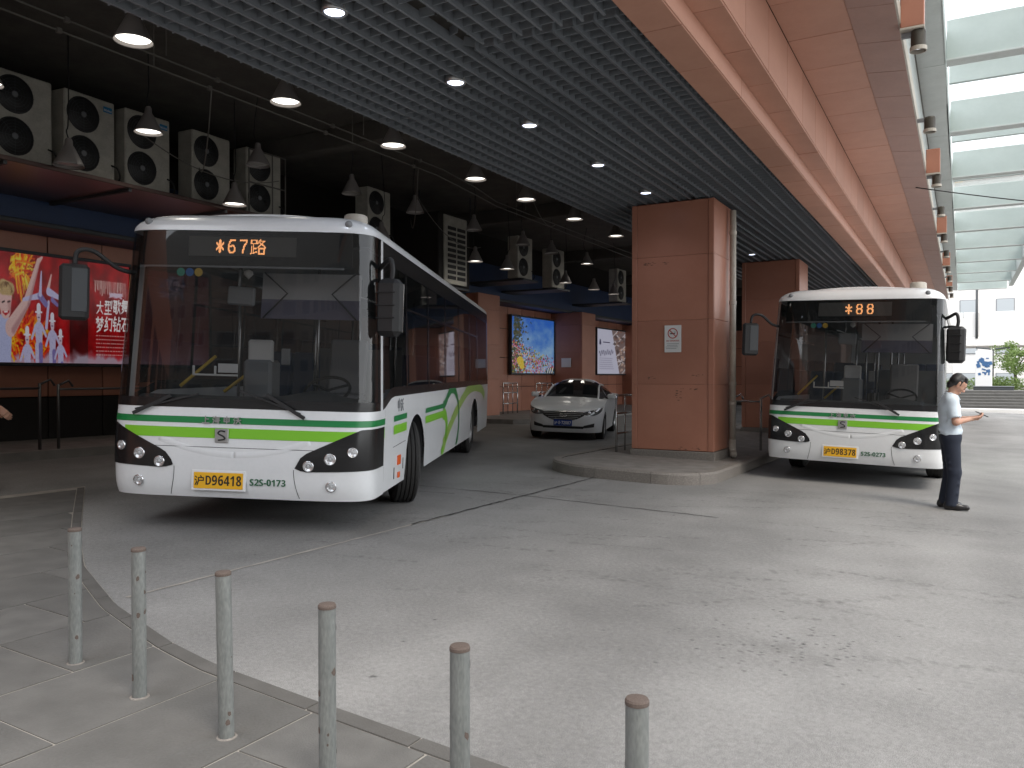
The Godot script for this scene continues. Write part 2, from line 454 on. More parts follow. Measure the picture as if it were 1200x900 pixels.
# ------------------------------------------------------------------ ground
func ground_texture() -> ImageTexture:
	# 26 m square of worn concrete, c in -18..8 and t in -2..24; stains and tyre wear where the photograph shows them
	var S := 1536
	var big := noise_bytes(S, 21, 0.004, 5)
	var mid := noise_bytes(S, 22, 0.02, 4)
	var fine := noise_bytes(S, 23, 0.3, 2)
	var streak := noise_bytes(S, 27, 0.006, 3, FastNoiseLite.TYPE_PERLIN)
	var out := PackedByteArray()
	out.resize(S * S * 3)
	var k := 0
	for j in S:
		for i in S:
			var p := j * S + i
			# traffic streaks run along t: sample the noise squeezed in one direction
			var q := ((j / 9) % S) * S + (i * 2) % S
			var v := 153.0 + (big[p] - 128) * 0.11 + (mid[p] - 128) * 0.06 + (fine[p] - 128) * 0.05 + (streak[q] - 128) * 0.10
			if fine[p] > 196:
				v += 1.5
			elif fine[p] < 50:
				v -= 2.0
			out[k] = int(clampf(v * 1.004, 0, 255)); out[k + 1] = int(clampf(v * 0.997, 0, 255)); out[k + 2] = int(clampf(v * 0.985, 0, 255))
			k += 3
	var im := Image.create_from_data(S, S, false, Image.FORMAT_RGB8, out)
	# the oil-spotted patch and other drips: speckles with outlines of their own
	var spot := func(c: float, t: float, r: float, dark: float):
		var px := (c + 18.0) / 26.0 * S
		var py := (t + 2.0) / 26.0 * S
		var rr := r / 26.0 * S
		for y in range(int(py - rr - 1), int(py + rr + 2)):
			for x in range(int(px - rr - 1), int(px + rr + 2)):
				if x < 0 or y < 0 or x >= S or y >= S:
					continue
				var e := Vector2(x - px, y - py).length()
				if e <= rr:
					im.set_pixel(x, y, im.get_pixel(x, y).darkened(dark))
	for n in 150:
		spot.call(-0.95 + rng.randfn(0, 0.30), 4.95 + rng.randfn(0, 0.33), rng.randf_range(0.005, 0.012), rng.randf_range(0.12, 0.4))
	for n in 40:
		spot.call(-0.95 + rng.randfn(0, 0.2), 4.95 + rng.randfn(0, 0.22), rng.randf_range(0.04, 0.14), 0.012)
	for n in 90:
		spot.call(rng.randf_range(-9, 4), rng.randf_range(3, 16), rng.randf_range(0.006, 0.014), rng.randf_range(0.2, 0.5))
	# rubber smears left by turning buses
	for n in 80:
		var c0 := rng.randf_range(-6, 2)
		var t0 := rng.randf_range(4.5, 12)
		var a := rng.randf_range(-0.5, 0.5) + PI * 0.12
		var ln := rng.randf_range(0.4, 1.8)
		var w := rng.randf_range(0.03, 0.1)
		for s in int(ln / 0.03):
			spot.call(c0 + cos(a) * s * 0.03 + rng.randfn(0, w * 0.5), t0 + sin(a) * s * 0.03 + rng.randfn(0, w * 0.5), rng.randf_range(0.01, 0.035), rng.randf_range(0.02, 0.07))
	return tex(im)

func build_ground() -> void:
	var m := mat(Color(1, 1, 1), 0.86, 0.0, 0.35)
	m.albedo_texture = ground_texture()
	m.detail_enabled = true
	m.detail_blend_mode = BaseMaterial3D.BLEND_MODE_MUL
	m.detail_uv_layer = BaseMaterial3D.DETAIL_UV_2
	m.detail_albedo = blend_tex(512, [[noise_bytes(512, 44, 0.35, 2), 2.0], [noise_bytes(512, 45, 0.05, 3), 0.4]], Color(0.70, 0.70, 0.70), Color(1, 1, 1))
	M.road = m
	var st := ns()
	var e := [-420.0, -60.0, -18.0, 8.0, 60.0, 420.0]
	for i in 5:
		for j in 5:
			var q := []
			for k in [[0, 0], [0, 1], [1, 1], [1, 0]]:
				q.append(Vector2(e[i + k[0]], e[j + k[1]]))
			for k in [0, 1, 2, 0, 2, 3]:
				var p: Vector2 = q[k]
				st.set_uv(Vector2((p.x + 18.0) / 26.0, (-p.y + 2.0) / 26.0))
				st.set_uv2(p / 0.9)
				st.add_vertex(Vector3(p.x, 0, p.y))
	structure("ground", st, m, Transform3D(GB, Vector3.ZERO), "worn grey concrete forecourt")

func kerb_t(c: float) -> float:      # edge of the footway: t as a function of c
	var pts := [[-9.6, 6.1], [-8.39, 5.31], [-7.81, 4.93], [-6.7, 4.22], [-5.88, 3.73], [-4.8, 3.26], [-3.9, 2.99], [-3.45, 2.90], [-2.66, 2.84], [-1.88, 2.79], [4.0, 2.5]]
	for i in pts.size() - 1:
		if c <= pts[i + 1][0]:
			var f: float = clampf((c - pts[i][0]) / (pts[i + 1][0] - pts[i][0]), 0, 1)
			return lerpf(pts[i][1], pts[i + 1][1], f)
	return 2.5

func build_pavement() -> void:
	var gx := Transform3D(GB, Vector3.ZERO)
	# mortar bed
	var st := ns()
	var poly := PackedVector2Array()
	var c := -9.6
	while c <= 2.6:
		poly.append(Vector2(c, -kerb_t(c)))
		c += 0.2
	poly.append(Vector2(2.6, 3.0))
	poly.append(Vector2(-9.6, 3.0))
	prism(st, poly, -0.05, 0.004, gx)
	var bed := structure("pavement", st, M.mortar, Transform3D(), "large stone slabs of the footway with pale joints")
	# kerb stones along the curved edge
	c = -9.5
	var n := 0
	while c < 2.4:
		var c2 := c + (0.62 if c > -5 else 0.5)
		var q := PackedVector2Array()
		var w := 0.10
		for k in 5:
			var cc := lerpf(c + 0.006, c2 - 0.006, k / 4.0)
			q.append(Vector2(cc, -kerb_t(cc) + 0.008))
		for k in 5:
			var cc := lerpf(c2 - 0.006, c + 0.006, k / 4.0)
			q.append(Vector2(cc, -kerb_t(cc) + w))
		var s2 := ns()
		prism(s2, q, 0.001, 0.0095 + rng.randf_range(0, 0.003), gx)
		obj("kerb_stone", s2, M.kerb_flat, bed)
		c = c2
		n += 1
	# slabs
	var edges := [-9.4, -8.7, -8.06, -7.38, -6.71, -5.96, -5.27, -4.62, -3.93, -3.25, -2.59, -1.92, -1.25, -0.58, 0.09, 0.76, 1.43, 2.1]
	for i in edges.size() - 1:
		var a: float = edges[i] + 0.008
		var b: float = edges[i + 1] - 0.008
		var t0 := 2.43 - 0.5 * (i - 7) + 0.0
		var starts := []
		var ph := fposmod(t0, 1.36)
		var tt := ph - 2.72 - 1.36
		while tt < 6.5:
			starts.append(tt)
			tt += 1.36
		for s in starts.size() - 1:
			var lo: float = maxf(starts[s] + 0.006, -2.9)
			var hi: float = starts[s + 1] - 0.006
			# clip the slab to the curved kerb, which falls back toward +c
			var be := b
			while be > a + 0.03 and kerb_t(be) - 0.112 < lo + 0.02:
				be -= 0.02
			if be <= a + 0.05 or lo >= hi - 0.05:
				continue
			var q := PackedVector2Array([Vector2(a, -lo), Vector2(be, -lo)])
			for k in 6:
				var cc := lerpf(be, a, k / 5.0)
				q.append(Vector2(cc, -minf(hi, kerb_t(cc) - 0.112)))
			var s2 := ns()
			prism(s2, q, 0.001, 0.008 + rng.randf_range(0, 0.004), gx)
			obj("slab", s2, M.slabstone[(i * 5 + s * 3) % 4], bed)

func ribbon_on(st: SurfaceTool, pts: Array, w0: float, h: float, jitter := 0.0) -> void:   # pts: Vector2(c, t)
	var L := []
	for i in pts.size():
		var d: Vector2 = (pts[mini(i + 1, pts.size() - 1)] - pts[maxi(i - 1, 0)]).normalized()
		var n := Vector2(-d.y, d.x)
		var w := w0 * rng.randf_range(0.55, 1.25)
		var off := n * rng.randf_range(-jitter, jitter)
		L.append([pts[i] + off - n * w * 0.5, pts[i] + off + n * w * 0.5])
	for i in L.size() - 1:
		var P := func(v: Vector2) -> Vector3: return GB * Vector3(v.x, h, -v.y)
		oquad(st, P.call(L[i][0]), P.call(L[i][1]), P.call(L[i + 1][1]), P.call(L[i + 1][0]), UPG)

func build_joints() -> void:
	var mk := func(called: String, a: Vector2, b: Vector2, w: float, m: Material, jit: float, h: float):
		var pts := []
		var n := int(a.distance_to(b) / 0.09)
		for i in n + 1:
			pts.append(a.lerp(b, float(i) / n))
		var st := ns()
		ribbon_on(st, pts, w, h, jit)
		structure(called, st, m)
	mk.call("expansion_joint", Vector2(-4.9, 3.4), Vector2(-4.9, 7.2), 0.03, M.mortar, 0.006, 0.004)
	mk.call("expansion_joint", Vector2(-4.9, 6.6), Vector2(-4.91, 11.3), 0.028, M.tar, 0.012, 0.008)
	mk.call("crack", Vector2(-7.6, 8.75), Vector2(-5.03, 9.03), 0.02, M.tar, 0.018, 0.004)
	mk.call("crack", Vector2(-5.0, 9.02), Vector2(-2.4, 9.05), 0.02, M.tar, 0.014, 0.004)
	mk.call("crack", Vector2(-6.6, 8.3), Vector2(-5.7, 8.6), 0.018, M.tar, 0.02, 0.004)

func build_bollards() -> void:
	var spots := [[-2.285, 4.166], [-1.764, 3.769], [-1.215, 3.385], [-0.687, 2.963], [-0.167, 2.557], [0.342, 2.176]]
	var names := ["leftmost and farthest galvanised steel bollard of the row", "second bollard from the left, near the bus corner", "third bollard from the left, leaning slightly", "fourth bollard from the left in the row", "fifth bollard from the left, second nearest", "nearest bollard of the row, at the bottom centre of the picture"]
	var lean := [0.0, 0.004, 0.018, 0.002, 0.001, 0.0]
	for i in 6:
		var p := on_ground(spots[i][0], spots[i][1], 0.008)
		var o := thing("bollard", names[i], "bollard", Transform3D(Basis(Vector3.BACK, lean[i]) * Basis(Vector3.UP, i * 1.3), p), "steel bollards along the footway edge")
		var st := ns(true)
		lathe(st, [Vector2(0.032, -0.02), Vector2(0.0325, 0.35), Vector2(0.032, 0.695)], 28)
		obj("post", st, M.zinc, o)
		var cap := ns()
		lathe(cap, [Vector2(0.0335, 0.692), Vector2(0.0335, 0.702), Vector2(0.030, 0.708), Vector2(0.0, 0.711)], 28)
		obj("cap", cap, M.rust, o)
		var ft := ns()
		lathe(ft, [Vector2(0.046, -0.01), Vector2(0.044, 0.003), Vector2(0.034, 0.006)], 24)
		obj("collar", ft, M.kerb, o)
		# chips and rust blisters, thin scales on the pipe
		var sc := ns()
		for k in 9:
			var a := rng.randf() * TAU
			var y := rng.randf_range(0.05, 0.66)
			var r := rng.randf_range(0.003, 0.011)
			var ctr := Vector3(cos(a) * 0.0333, y, sin(a) * 0.0333)
			var tg := Vector3(-sin(a), 0, cos(a))
			var ring := []
			for q in 7:
				var rr := r * rng.randf_range(0.6, 1.2)
				var ta := cos(q * TAU / 7) * rr
				ring.append(Vector3(cos(a + ta / 0.033) * 0.0333, y + sin(q * TAU / 7) * rr * 1.5, sin(a + ta / 0.033) * 0.0333))
			for q in 7:
				otri(sc, ctr, ring[q], ring[(q + 1) % 7], ctr - Vector3(0, y, 0))
		obj("rust_scale", sc, M.rust, o).set_meta("kind", "stuff")

# ------------------------------------------------------------------ the hall
const GRID_Y := 4.65
const SOFFIT_END := 47.0

func panel_mesh(s: Vector3, r := 0.006) -> ArrayMesh:
	var st := ns()
	cbox(st, Vector3.ZERO, s, r)
	return done(st)

func build_hall() -> void:
	var X := Transform3D(RB, Vector3.ZERO)
	# roof slab over the hall
	var st := ns()
	box(st, v3(-7.7, 6.75, -24.85), v3(14.1, 0.5, 45.3))
	var slab := thing("roof_slab", "dark concrete slab above the hanging lamps", "ceiling", X)
	obj("slab", st, M.slab_dark, slab)
	for k in 6:
		var b := ns()
		cbox(b, v3(-10.3, 6.3, -(4.0 + k * 8.2)), v3(8.2, 0.4, 0.35), 0.02)
		obj("rib", b, M.slab_dark, slab)
	# ceiling above the grid
	st = ns()
	box(st, v3(-4.3, 5.55, -24.85), v3(3.7, 0.06, 45.2))
	obj("lining", st, M.slab_dark, slab)
	st = ns()
	box(st, v3(-6.18, 5.62, -24.2), v3(0.1, 1.6, 46.4))
	obj("downstand", st, M.slab_dark, slab)
	# back wall
	var wall := thing("back_wall", "terracotta panel wall at the rear of the hall, carrying the poster light boxes", "wall", X)
	st = ns()
	box(st, v3(-14.6, 3.1, -21.0), v3(0.3, 7.2, 54.0))
	obj("backing", st, M.joint, wall)
	var pm := panel_mesh(v3(0.03, 1.03, 1.03))
	for i in 42:
		for j in 4:
			var t := -1.5 + i * 1.05
			var y := 0.75 + j * 1.05
			if y > 4.0:
				continue
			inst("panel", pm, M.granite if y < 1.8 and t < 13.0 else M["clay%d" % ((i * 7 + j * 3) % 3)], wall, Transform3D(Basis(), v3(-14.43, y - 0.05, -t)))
	# blue band above
	var band := thing("blue_fascia", "dark blue painted band above the terracotta wall", "fascia", X)
	st = ns()
	box(st, v3(-14.05, 4.72, -22.0), v3(0.75, 1.2, 48.0))
	obj("band", st, M.blue, band)
	st = ns()
	cbox(st, v3(-13.6, 4.16, -22.0), v3(0.2, 0.09, 48.0), 0.02)
	obj("rim", st, M.trim_dark, band)
	# near return wall, left of the frame, closing the hall's near left corner
	var rw := thing("return_wall", "terracotta return wall closing the near left corner of the hall", "wall", X)
	st = ns()
	box(st, v3(-11.4, 3.1, -2.6), v3(6.4, 7.2, 0.3))
	obj("backing", st, M.joint, rw)
	var rp := panel_mesh(v3(1.03, 1.03, 0.03))
	for i in 6:
		for j in 6:
			inst("panel", rp, M["clay%d" % ((i + j * 2) % 3)], rw, Transform3D(Basis(), v3(-14.0 + i * 1.05, 0.7 + j * 1.05, -2.77)))
	# end wall
	var ew := thing("end_wall", "dark wall closing the far end of the hall", "wall", X)
	st = ns()
	box(st, v3(-9.5, 3.0, -47.4), v3(9.9, 7.6, 0.3))
	obj("wall", st, M.wall_dark, ew)
	var ep := panel_mesh(v3(1.03, 1.03, 0.03))
	for i in 8:
		for j in 4:
			inst("panel", ep, M["clay%d" % ((i + j * 2) % 3)], ew, Transform3D(Basis(), v3(-13.6 + i * 1.05, 0.6 + j * 1.05, -47.23)))
	# pilasters on the back wall
	for k in 4:
		var tf: float = [13.3, 21.05, 28.8, 36.55][k]
		var lab: String = ["terracotta wall column hidden behind the left bus", "terracotta wall column just beyond the tail of the left bus", "terracotta wall column behind the parked white car, with small notice", "farthest terracotta wall column of the hall"][k]
		var p := thing("wall_column", lab, "column", sx(-13.75, tf, gy_at(-13.75, tf)), "columns on the back wall")
		clad_column(p, 1.4, 1.3, 4.0, false)
		if k == 2:
			var s := ns()
			cbox(s, v3(0.02, 2.0, 0.042), v3(0.42, 0.36, 0.02), 0.004)
			obj("notice", s, M.paper, p)
	# free pillars
	for k in 4:
		var tf := 13.54 + k * 8.2
		var lab: String = ["large terracotta pillar on the kerbed island in the centre, with no smoking sign", "second terracotta pillar, behind the right bus", "third terracotta pillar, deep behind the right bus", "last terracotta pillar at the far end of the island"][k]
		var p := thing("pillar", lab, "pillar", sx(-4.42, tf, gy_at(-4.42, tf) + 0.15), "pillars on the island")
		clad_column(p, 1.48, 1.25, GRID_Y - gy_at(-4.42, tf) - 0.15, true)
	build_scuffs()
	build_no_smoking()
	build_pipe()

func clad_column(p: Node3D, w: float, dep: float, h: float, big: bool) -> void:
	# origin: middle of the front face, at the foot; extends to -z
	var st := ns()
	box(st, v3(0, h * 0.5, -dep * 0.5), v3(w - 0.05, h, dep - 0.05))
	obj("core", st, M.joint_clay, p)
	st = ns()
	cbox(st, v3(0, 0.02, -dep * 0.5), v3(w + 0.05, 0.24, dep + 0.05), 0.012)
	obj("plinth", st, M.kerb, p)
	var rows := [0.15, 1.3, 2.42, 3.54, h - 0.01] if big else [0.15, 1.3, 2.4, 3.5, h - 0.01]
	var edge := 0.10
	for r in 4:
		var y0: float = rows[r] + 0.0015
		var y1: float = rows[r + 1] - 0.0015
		if y1 - y0 < 0.1:
			continue
		var y := (y0 + y1) * 0.5
		var hh := y1 - y0
		for sp in [[-w * 0.5 + edge * 0.5, edge - 0.005, 0.012], [0.0, w - 2 * edge - 0.003, 0.0], [w * 0.5 - edge * 0.5, edge - 0.005, 0.012]]:
			st = ns()
			cbox(st, v3(sp[0], y, -0.015 + sp[2] * 0.5), v3(sp[1], hh, 0.03 + sp[2]), 0.004)
			obj("panel", st, M["clay%d" % ((r + int(sp[0] > 0)) % 2)], p)
		for s in [-1.0, 1.0]:
			st = ns()
			cbox(st, v3(s * (w * 0.5 - 0.015), y, -dep * 0.5 - 0.017), v3(0.03, hh, dep - 0.036), 0.004)
			obj("panel", st, M["clay%d" % (r % 2)], p)
		st = ns()
		cbox(st, v3(0, y, -dep + 0.014), v3(w - 0.08, hh, 0.03), 0.004)
		obj("panel", st, M.clay0, p)

func build_scuffs() -> void:
	# dark rubbed marks on the front of the large pillar: thin flakes, irregular outlines
	var p: Node3D = get_node("pillar")
	var grime := mat(Color(0.16, 0.085, 0.06), 0.8)
	for s in [[-0.30, 3.42, 0.5, 0.03, 16], [-0.38, 1.42, 0.14, 0.04, 8], [0.12, 1.12, 0.10, 0.10, 12], [0.30, 1.22, 0.34, 0.015, 9], [0.45, 1.45, 0.2, 0.02, 7], [0.35, 0.2, 0.5, 0.06, 8]]:
		var st := ns()
		for k in s[4]:
			var c := v3(s[0] + rng.randf_range(-0.5, 0.5) * s[2], s[1] + rng.randfn(0, 0.5) * s[3], 0.0015 + 0.0002 * k)
			var ring := []
			var rx := rng.randf_range(0.01, 0.04)
			var ry := rng.randf_range(0.003, 0.011)
			for q in 7:
				ring.append(c + v3(cos(TAU * q / 7) * rx * rng.randf_range(0.5, 1.1), sin(TAU * q / 7) * ry * rng.randf_range(0.5, 1.1), 0))
			for q in 7:
				otri(st, c, ring[q], ring[(q + 1) % 7], Vector3.BACK)
		obj("scuff", st, grime, p).set_meta("kind", "stuff")

func build_no_smoking() -> void:
	var c := -4.42
	var o := thing("no_smoking_sign", "small white no smoking notice on the front of the large pillar", "sign", sx(-4.40, 13.54 - 0.006, 2.02))
	var st := ns()
	cbox(st, v3(0, 0.235, 0.006), v3(0.30, 0.47, 0.012), 0.003)
	obj("board", st, M.paper, o)
	var red := mat(Color(0.45, 0.06, 0.05), 0.5)
	var r := ns()
	for k in 32:
		var a := TAU * k / 32
		var b := TAU * (k + 1) / 32
		oquad(r, v3(cos(a) * 0.075, 0.33 + sin(a) * 0.075, 0.0145), v3(cos(b) * 0.075, 0.33 + sin(b) * 0.075, 0.0145), v3(cos(b) * 0.092, 0.33 + sin(b) * 0.092, 0.0145), v3(cos(a) * 0.092, 0.33 + sin(a) * 0.092, 0.0145), Vector3.BACK)
	box(r, v3(0, 0.33, 0.0155), v3(0.15, 0.016, 0.002), Basis(Vector3.BACK, -0.78))
	obj("ring", r, red, o)
	var cg := ns()
	box(cg, v3(-0.005, 0.325, 0.014), v3(0.09, 0.018, 0.002))
	box(cg, v3(0.04, 0.35, 0.014), v3(0.008, 0.022, 0.002))
	obj("cigarette", cg, M.ink, o)
	text("lettering", "NO SMOKING", 0.026, 0.002, red, o, Transform3D(Basis(), v3(0, 0.2, 0.013)), "Droid Sans", 700)
	var ln := ns()
	for k in 4:
		box(ln, v3(-0.01 * k, 0.15 - k * 0.028, 0.013), v3(0.22 - 0.03 * (k % 2), 0.007, 0.002))
	obj("small_print", ln, M.trim_grey, o)

func build_pipe() -> void:
	var y0 := gy_at(-3.5, 14.5) + 0.19
	var o := thing("downpipe", "pale rainwater downpipe on the right side of the large pillar", "pipe", sx(-3.585, 14.42, y0))
	var st := ns(true)
	tube(st, [v3(0, 0.28, 0), v3(0, 4.40, 0)], 0.058, 16)
	obj("pipe", st, M.white_pipe, o)
	st = ns(true)
	tube(st, spline([v3(0, 0.3, 0), v3(0, 0.14, 0.0), v3(0.02, 0.07, 0.03), v3(0.05, 0.03, 0.12)], 5), 0.062, 16)
	obj("elbow", st, M.white_pipe, o)
	for y in [0.95, 1.3, 2.75, 4.0]:
		st = ns()
		lathe(st, [Vector2(0.058, y - 0.035), Vector2(0.066, y - 0.03), Vector2(0.066, y + 0.03), Vector2(0.058, y + 0.035)], 16)
		obj("clip", st, M.white_pipe, o)

func build_grid() -> void:
	var g := thing("grid_ceiling", "open cell egg crate ceiling of dark grey blades with recessed downlights", "ceiling", Transform3D(RB, Vector3.ZERO))
	var P := 0.2
	var h := 0.10
	var PC := 0.155
	# modules: [c0, cells, t0, cells, shift]
	var seam_t := 6.3
	for md in [[-6.1, 10, 2.1, 224, 0.0], [-3.94, 7, 2.1, 21, 0.09], [-3.97, 7, 6.34, 203, 0.0]]:
		var c0: float = md[0] + md[4]
		var L: float = md[3] * P
		var lm := ns()
		box(lm, v3(0, h * 0.5, -L * 0.5), v3(0.012, h, L))
		box(lm, v3(0, 0.004, -L * 0.5), v3(0.024, 0.008, L))
		var long_mesh := done(lm)
		for i in md[1] + 1:
			inst("blade", long_mesh, M.grid, g, Transform3D(Basis(), v3(c0 + i * P, GRID_Y + rng.randf_range(-0.004, 0.004), -md[2])))
	var cm := ns()
	box(cm, v3(0.95, h * 0.5 + 0.018, 0), v3(2.1, h - 0.03, 0.012))
	var cross_a := done(cm)
	cm = ns()
	box(cm, v3(0.77, h * 0.5 + 0.018, 0), v3(1.54, h - 0.03, 0.012))
	var cross_b := done(cm)
	# the first 260 cross blades are parts of their own, the far ones one joined part
	var far := ns()
	for i in 289:
		var t := 2.15 + i * PC
		if i < 138:
			inst("cross_blade", cross_a, M.grid, g, Transform3D(Basis(), v3(-6.1, GRID_Y, -t)))
			inst("cross_blade", cross_b, M.grid, g, Transform3D(Basis(), v3(-3.97 + (0.06 if t < 6.3 else 0.0), GRID_Y + rng.randf_range(-0.004, 0.004), -t - 0.08)))
		else:
			box(far, v3(-4.4, GRID_Y + 0.068, -t), v3(3.4, 0.07, 0.012))
	var fo := obj("far_cross_blades", far, M.grid, g)
	fo.set_meta("kind", "stuff")
	# loose offcuts in the seam row, tilted
	var stub := ns()
	box(stub, Vector3.ZERO, v3(0.15, 0.08, 0.012))
	var stub_m := done(stub)
	for i in 26:
		var t := 5.0 + i * 0.34 + rng.randf_range(-0.06, 0.06)
		inst("loose_blade", stub_m, M.grid, g, Transform3D(Basis(Vector3.UP, rng.randf_range(-0.7, 0.7)) * Basis(Vector3.BACK, rng.randf_range(-0.35, 0.35)), v3(-4.03, GRID_Y + 0.09, -t)))
	# downlights
	var ts := [3.2, 5.13, 6.97, 8.6, 10.7, 12.7, 14.6, 16.6, 18.5, 20.4, 22.4, 24.4]
	var ord := ["first", "second", "third", "fourth", "fifth", "sixth", "seventh", "eighth", "ninth", "tenth", "eleventh", "twelfth"]
	for i in ts.size():
		var o := thing("downlight", "%s round downlight in the grey grid ceiling, from the near end" % ord[i], "downlight", sx(-4.6, ts[i], GRID_Y), "downlights in the grid ceiling")
		var st := ns(true)
		lathe(st, [Vector2(0.085, 0.0), Vector2(0.10, -0.012), Vector2(0.112, 0.0), Vector2(0.10, 0.10), Vector2(0.0, 0.10)], 20)
		obj("housing", st, M.silver, o)
		var lens := ns()
		lathe(lens, [Vector2(0.084, 0.004), Vector2(0.0, 0.004)], 20)
		obj("lamp_lens", lens, M.down_glow, o)
		var l := SpotLight3D.new()
		l.name = "lamp_light"
		l.position = v3(0, -0.03, 0)
		l.rotation.x = -PI / 2
		l.spot_angle = 65
		l.spot_range = 12
		l.spot_attenuation = 2
		l.light_energy = 0.16
		l.light_size = 0.08
		l.light_color = Color(0.88, 0.92, 1.0)
		l.shadow_enabled = true
		o.add_child(l)

func build_beam() -> void:
	# stepped terracotta soffit: (c, y) profile, panelled every 1.05 m
	var b := thing("soffit_beam", "stepped terracotta panelled beam running along the edge of the hall", "beam", Transform3D(RB, Vector3.ZERO))
	var core := ns()
	var L := SOFFIT_END
	box(core, v3(-2.0, 6.0, -L * 0.5), v3(1.1, 0.55, L))      # solid behind
	box(core, v3(-2.315, 4.98, -L * 0.5), v3(0.33, 0.6, L))
	box(core, v3(-1.98, 5.25, -L * 0.5), v3(0.24, 0.7, L))
	box(core, v3(-1.18, 5.95, -L * 0.5), v3(1.0, 0.6, L))
	obj("core", core, M.joint, b)
	var n := 44
	var px := 1.05
	var off := 9.4 - 9 * px
	var strips := [
		# centre c, y, size c, size y, phase, material
		[-2.31, 4.655, 0.358, 0.02, 0.0, 0],
		[-1.98, 4.87, 0.285, 0.02, 0.3, 1],
		[-1.465, 5.59, 0.715, 0.02, 0.0, 2],
	]
	for s in strips:
		var pm := panel_mesh(v3(s[2], s[3], px - 0.012), 0.003)
		for i in n:
			inst("soffit_panel", pm, M["rose%d" % ([0, 1, 0, 2][(i * 3 + s[5]) % 4])], b, Transform3D(Basis(), v3(s[0], s[1] + rng.randf_range(-0.002, 0.002), -(off + s[4] + i * px))))
	var fm := panel_mesh(v3(0.02, 0.205, 3.14), 0.003)
	for i in 15:
		inst("edge_panel", fm, M["rose%d" % (i % 3)], b, Transform3D(Basis(), v3(-2.128, 4.758, -(off + 1.05 + i * 3.15))))
	var vm := panel_mesh(v3(0.02, 0.70, px - 0.012), 0.003)
	for i in n:
		inst("face_panel", vm, M["rose%d" % ((i * 2) % 3)], b, Transform3D(Basis(), v3(-1.838, 5.23, -(off + i * px))))
	var om := panel_mesh(v3(0.47, 0.02, px - 0.012), 0.003)
	for i in n:
		inst("outer_panel", om, M.clay_grey, b, Transform3D(Basis(Vector3.BACK, -0.1), v3(-0.87, 5.555 + rng.randf_range(-0.002, 0.002), -(off + 0.45 + i * px))))
	var lip := ns()
	cbox(lip, v3(-0.632, 5.62, -L * 0.5), v3(0.035, 0.19, L), 0.006)
	obj("lip", lip, M.white_pipe, b)
	var fas := panel_mesh(v3(0.03, 0.87, 4.28), 0.004)
	for i in 11:
		inst("fascia_panel", fas, M.canopy, b, Transform3D(Basis(), v3(-0.672, 6.17, -(2.15 + i * 4.3))))
	# spotlights and terracotta boxes along the lip
	for i in 8:
		var t := 10.0 + i * 7.3
		if t < 46:
			var o := thing("bracket_box", ["nearest", "second", "third", "fourth", "fifth", "sixth"][i] + " terracotta box on the outer beam edge, from the near end", "bracket", sx(-0.50, t, 5.47), "boxes along the beam edge")
			var st := ns()
			cbox(st, v3(0, 0.23, 0), v3(0.24, 0.46, 0.20), 0.01)
			obj("case", st, M.clay0, o)
			st = ns()
			cbox(st, v3(0.0, -0.012, 0), v3(0.25, 0.03, 0.21), 0.006)
			obj("base", st, M.white_pipe, o)
	for i in 10:
		var t := 9.95 + i * 3.65
		var hgt: float = 5.44 if i % 2 == 0 else 5.50
		var o := thing("spotlight", ["nearest", "second", "third", "fourth", "fifth", "sixth", "seventh", "eighth", "ninth", "tenth"][i] + " unlit cylindrical spotlight on the beam edge, from the near end", "spotlight", sx(-0.44, t + (0.04 if i % 2 == 0 else 0.0), hgt), "spotlights along the beam edge")
		var st := ns(true)
		lathe(st, [Vector2(0.0, 0.0), Vector2(0.075, 0.0), Vector2(0.078, -0.02), Vector2(0.078, -0.20)], 18)
		obj("body", st, M.spot_body, o)
		st = ns()
		lathe(st, [Vector2(0.078, -0.18), Vector2(0.088, -0.18), Vector2(0.088, -0.225), Vector2(0.078, -0.225)], 18)
		obj("ring", st, M.white_pipe, o)
		st = ns()
		lathe(st, [Vector2(0.0, -0.19), Vector2(0.078, -0.20)], 18)
		obj("lens", st, M.chrome, o)
		st = ns()
		box(st, v3(-0.1, -0.03, 0), v3(0.14, 0.05, 0.05))
		obj("bracket", st, M.trim_grey, o)

func build_canopy() -> void:
	var o := thing("canopy", "pale steel and glass canopy with deep cross beams beside the hall", "canopy", Transform3D(RB, Vector3.ZERO))
	# gutter soffit panels
	for i in 12:
		var t := 14.6 + (i - 2) * 4.3
		var st := ns()
		cbox(st, v3(-0.55, 6.62, -(t - 2.15)), v3(0.60, 0.04, 4.285), 0.004)
		obj("gutter_panel", st, M.canopy, o)
	var st := ns()
	cbox(st, v3(-0.262, 6.85, -26.0), v3(0.03, 0.5, 51.6), 0.004)
	obj("gutter_rim", st, M.canopy_pale, o)
	st = ns()
	box(st, v3(-0.75, 6.9, -26.0), v3(0.2, 0.5, 51.6))
	obj("gutter_back", st, M.canopy, o)
	for i in 12:
		var t := 14.6 + (i - 2) * 4.3 + 0.0
		st = ns()
		cbox(st, v3(0.98, 6.95, -t), v3(2.44, 0.64, 0.14), 0.006)
		obj("cross_beam", st, M.canopy_pale, o)
		st = ns()
		cbox(st, v3(0.98, 6.615, -t), v3(2.44, 0.03, 0.30), 0.004)
		obj("flange", st, M.canopy, o)
		st = ns()
		cbox(st, v3(0.98, 7.26, -(t - 1.7)), v3(2.44, 0.32, 0.10), 0.006)
		obj("secondary_beam", st, M.canopy_pale, o)
		for pn in [[0.85, 1.62], [3.0, 2.5]]:
			st = ns()
			box(st, v3(0.98, 7.45, -(t - pn[0])), v3(2.44, 0.012, pn[1]))
			obj("pane", st, M.roof_glass, o)
	st = ns()
	cbox(st, v3(2.32, 6.95, -26.0), v3(0.22, 0.75, 51.6), 0.01)
	obj("edge_girder", st, M.canopy, o)

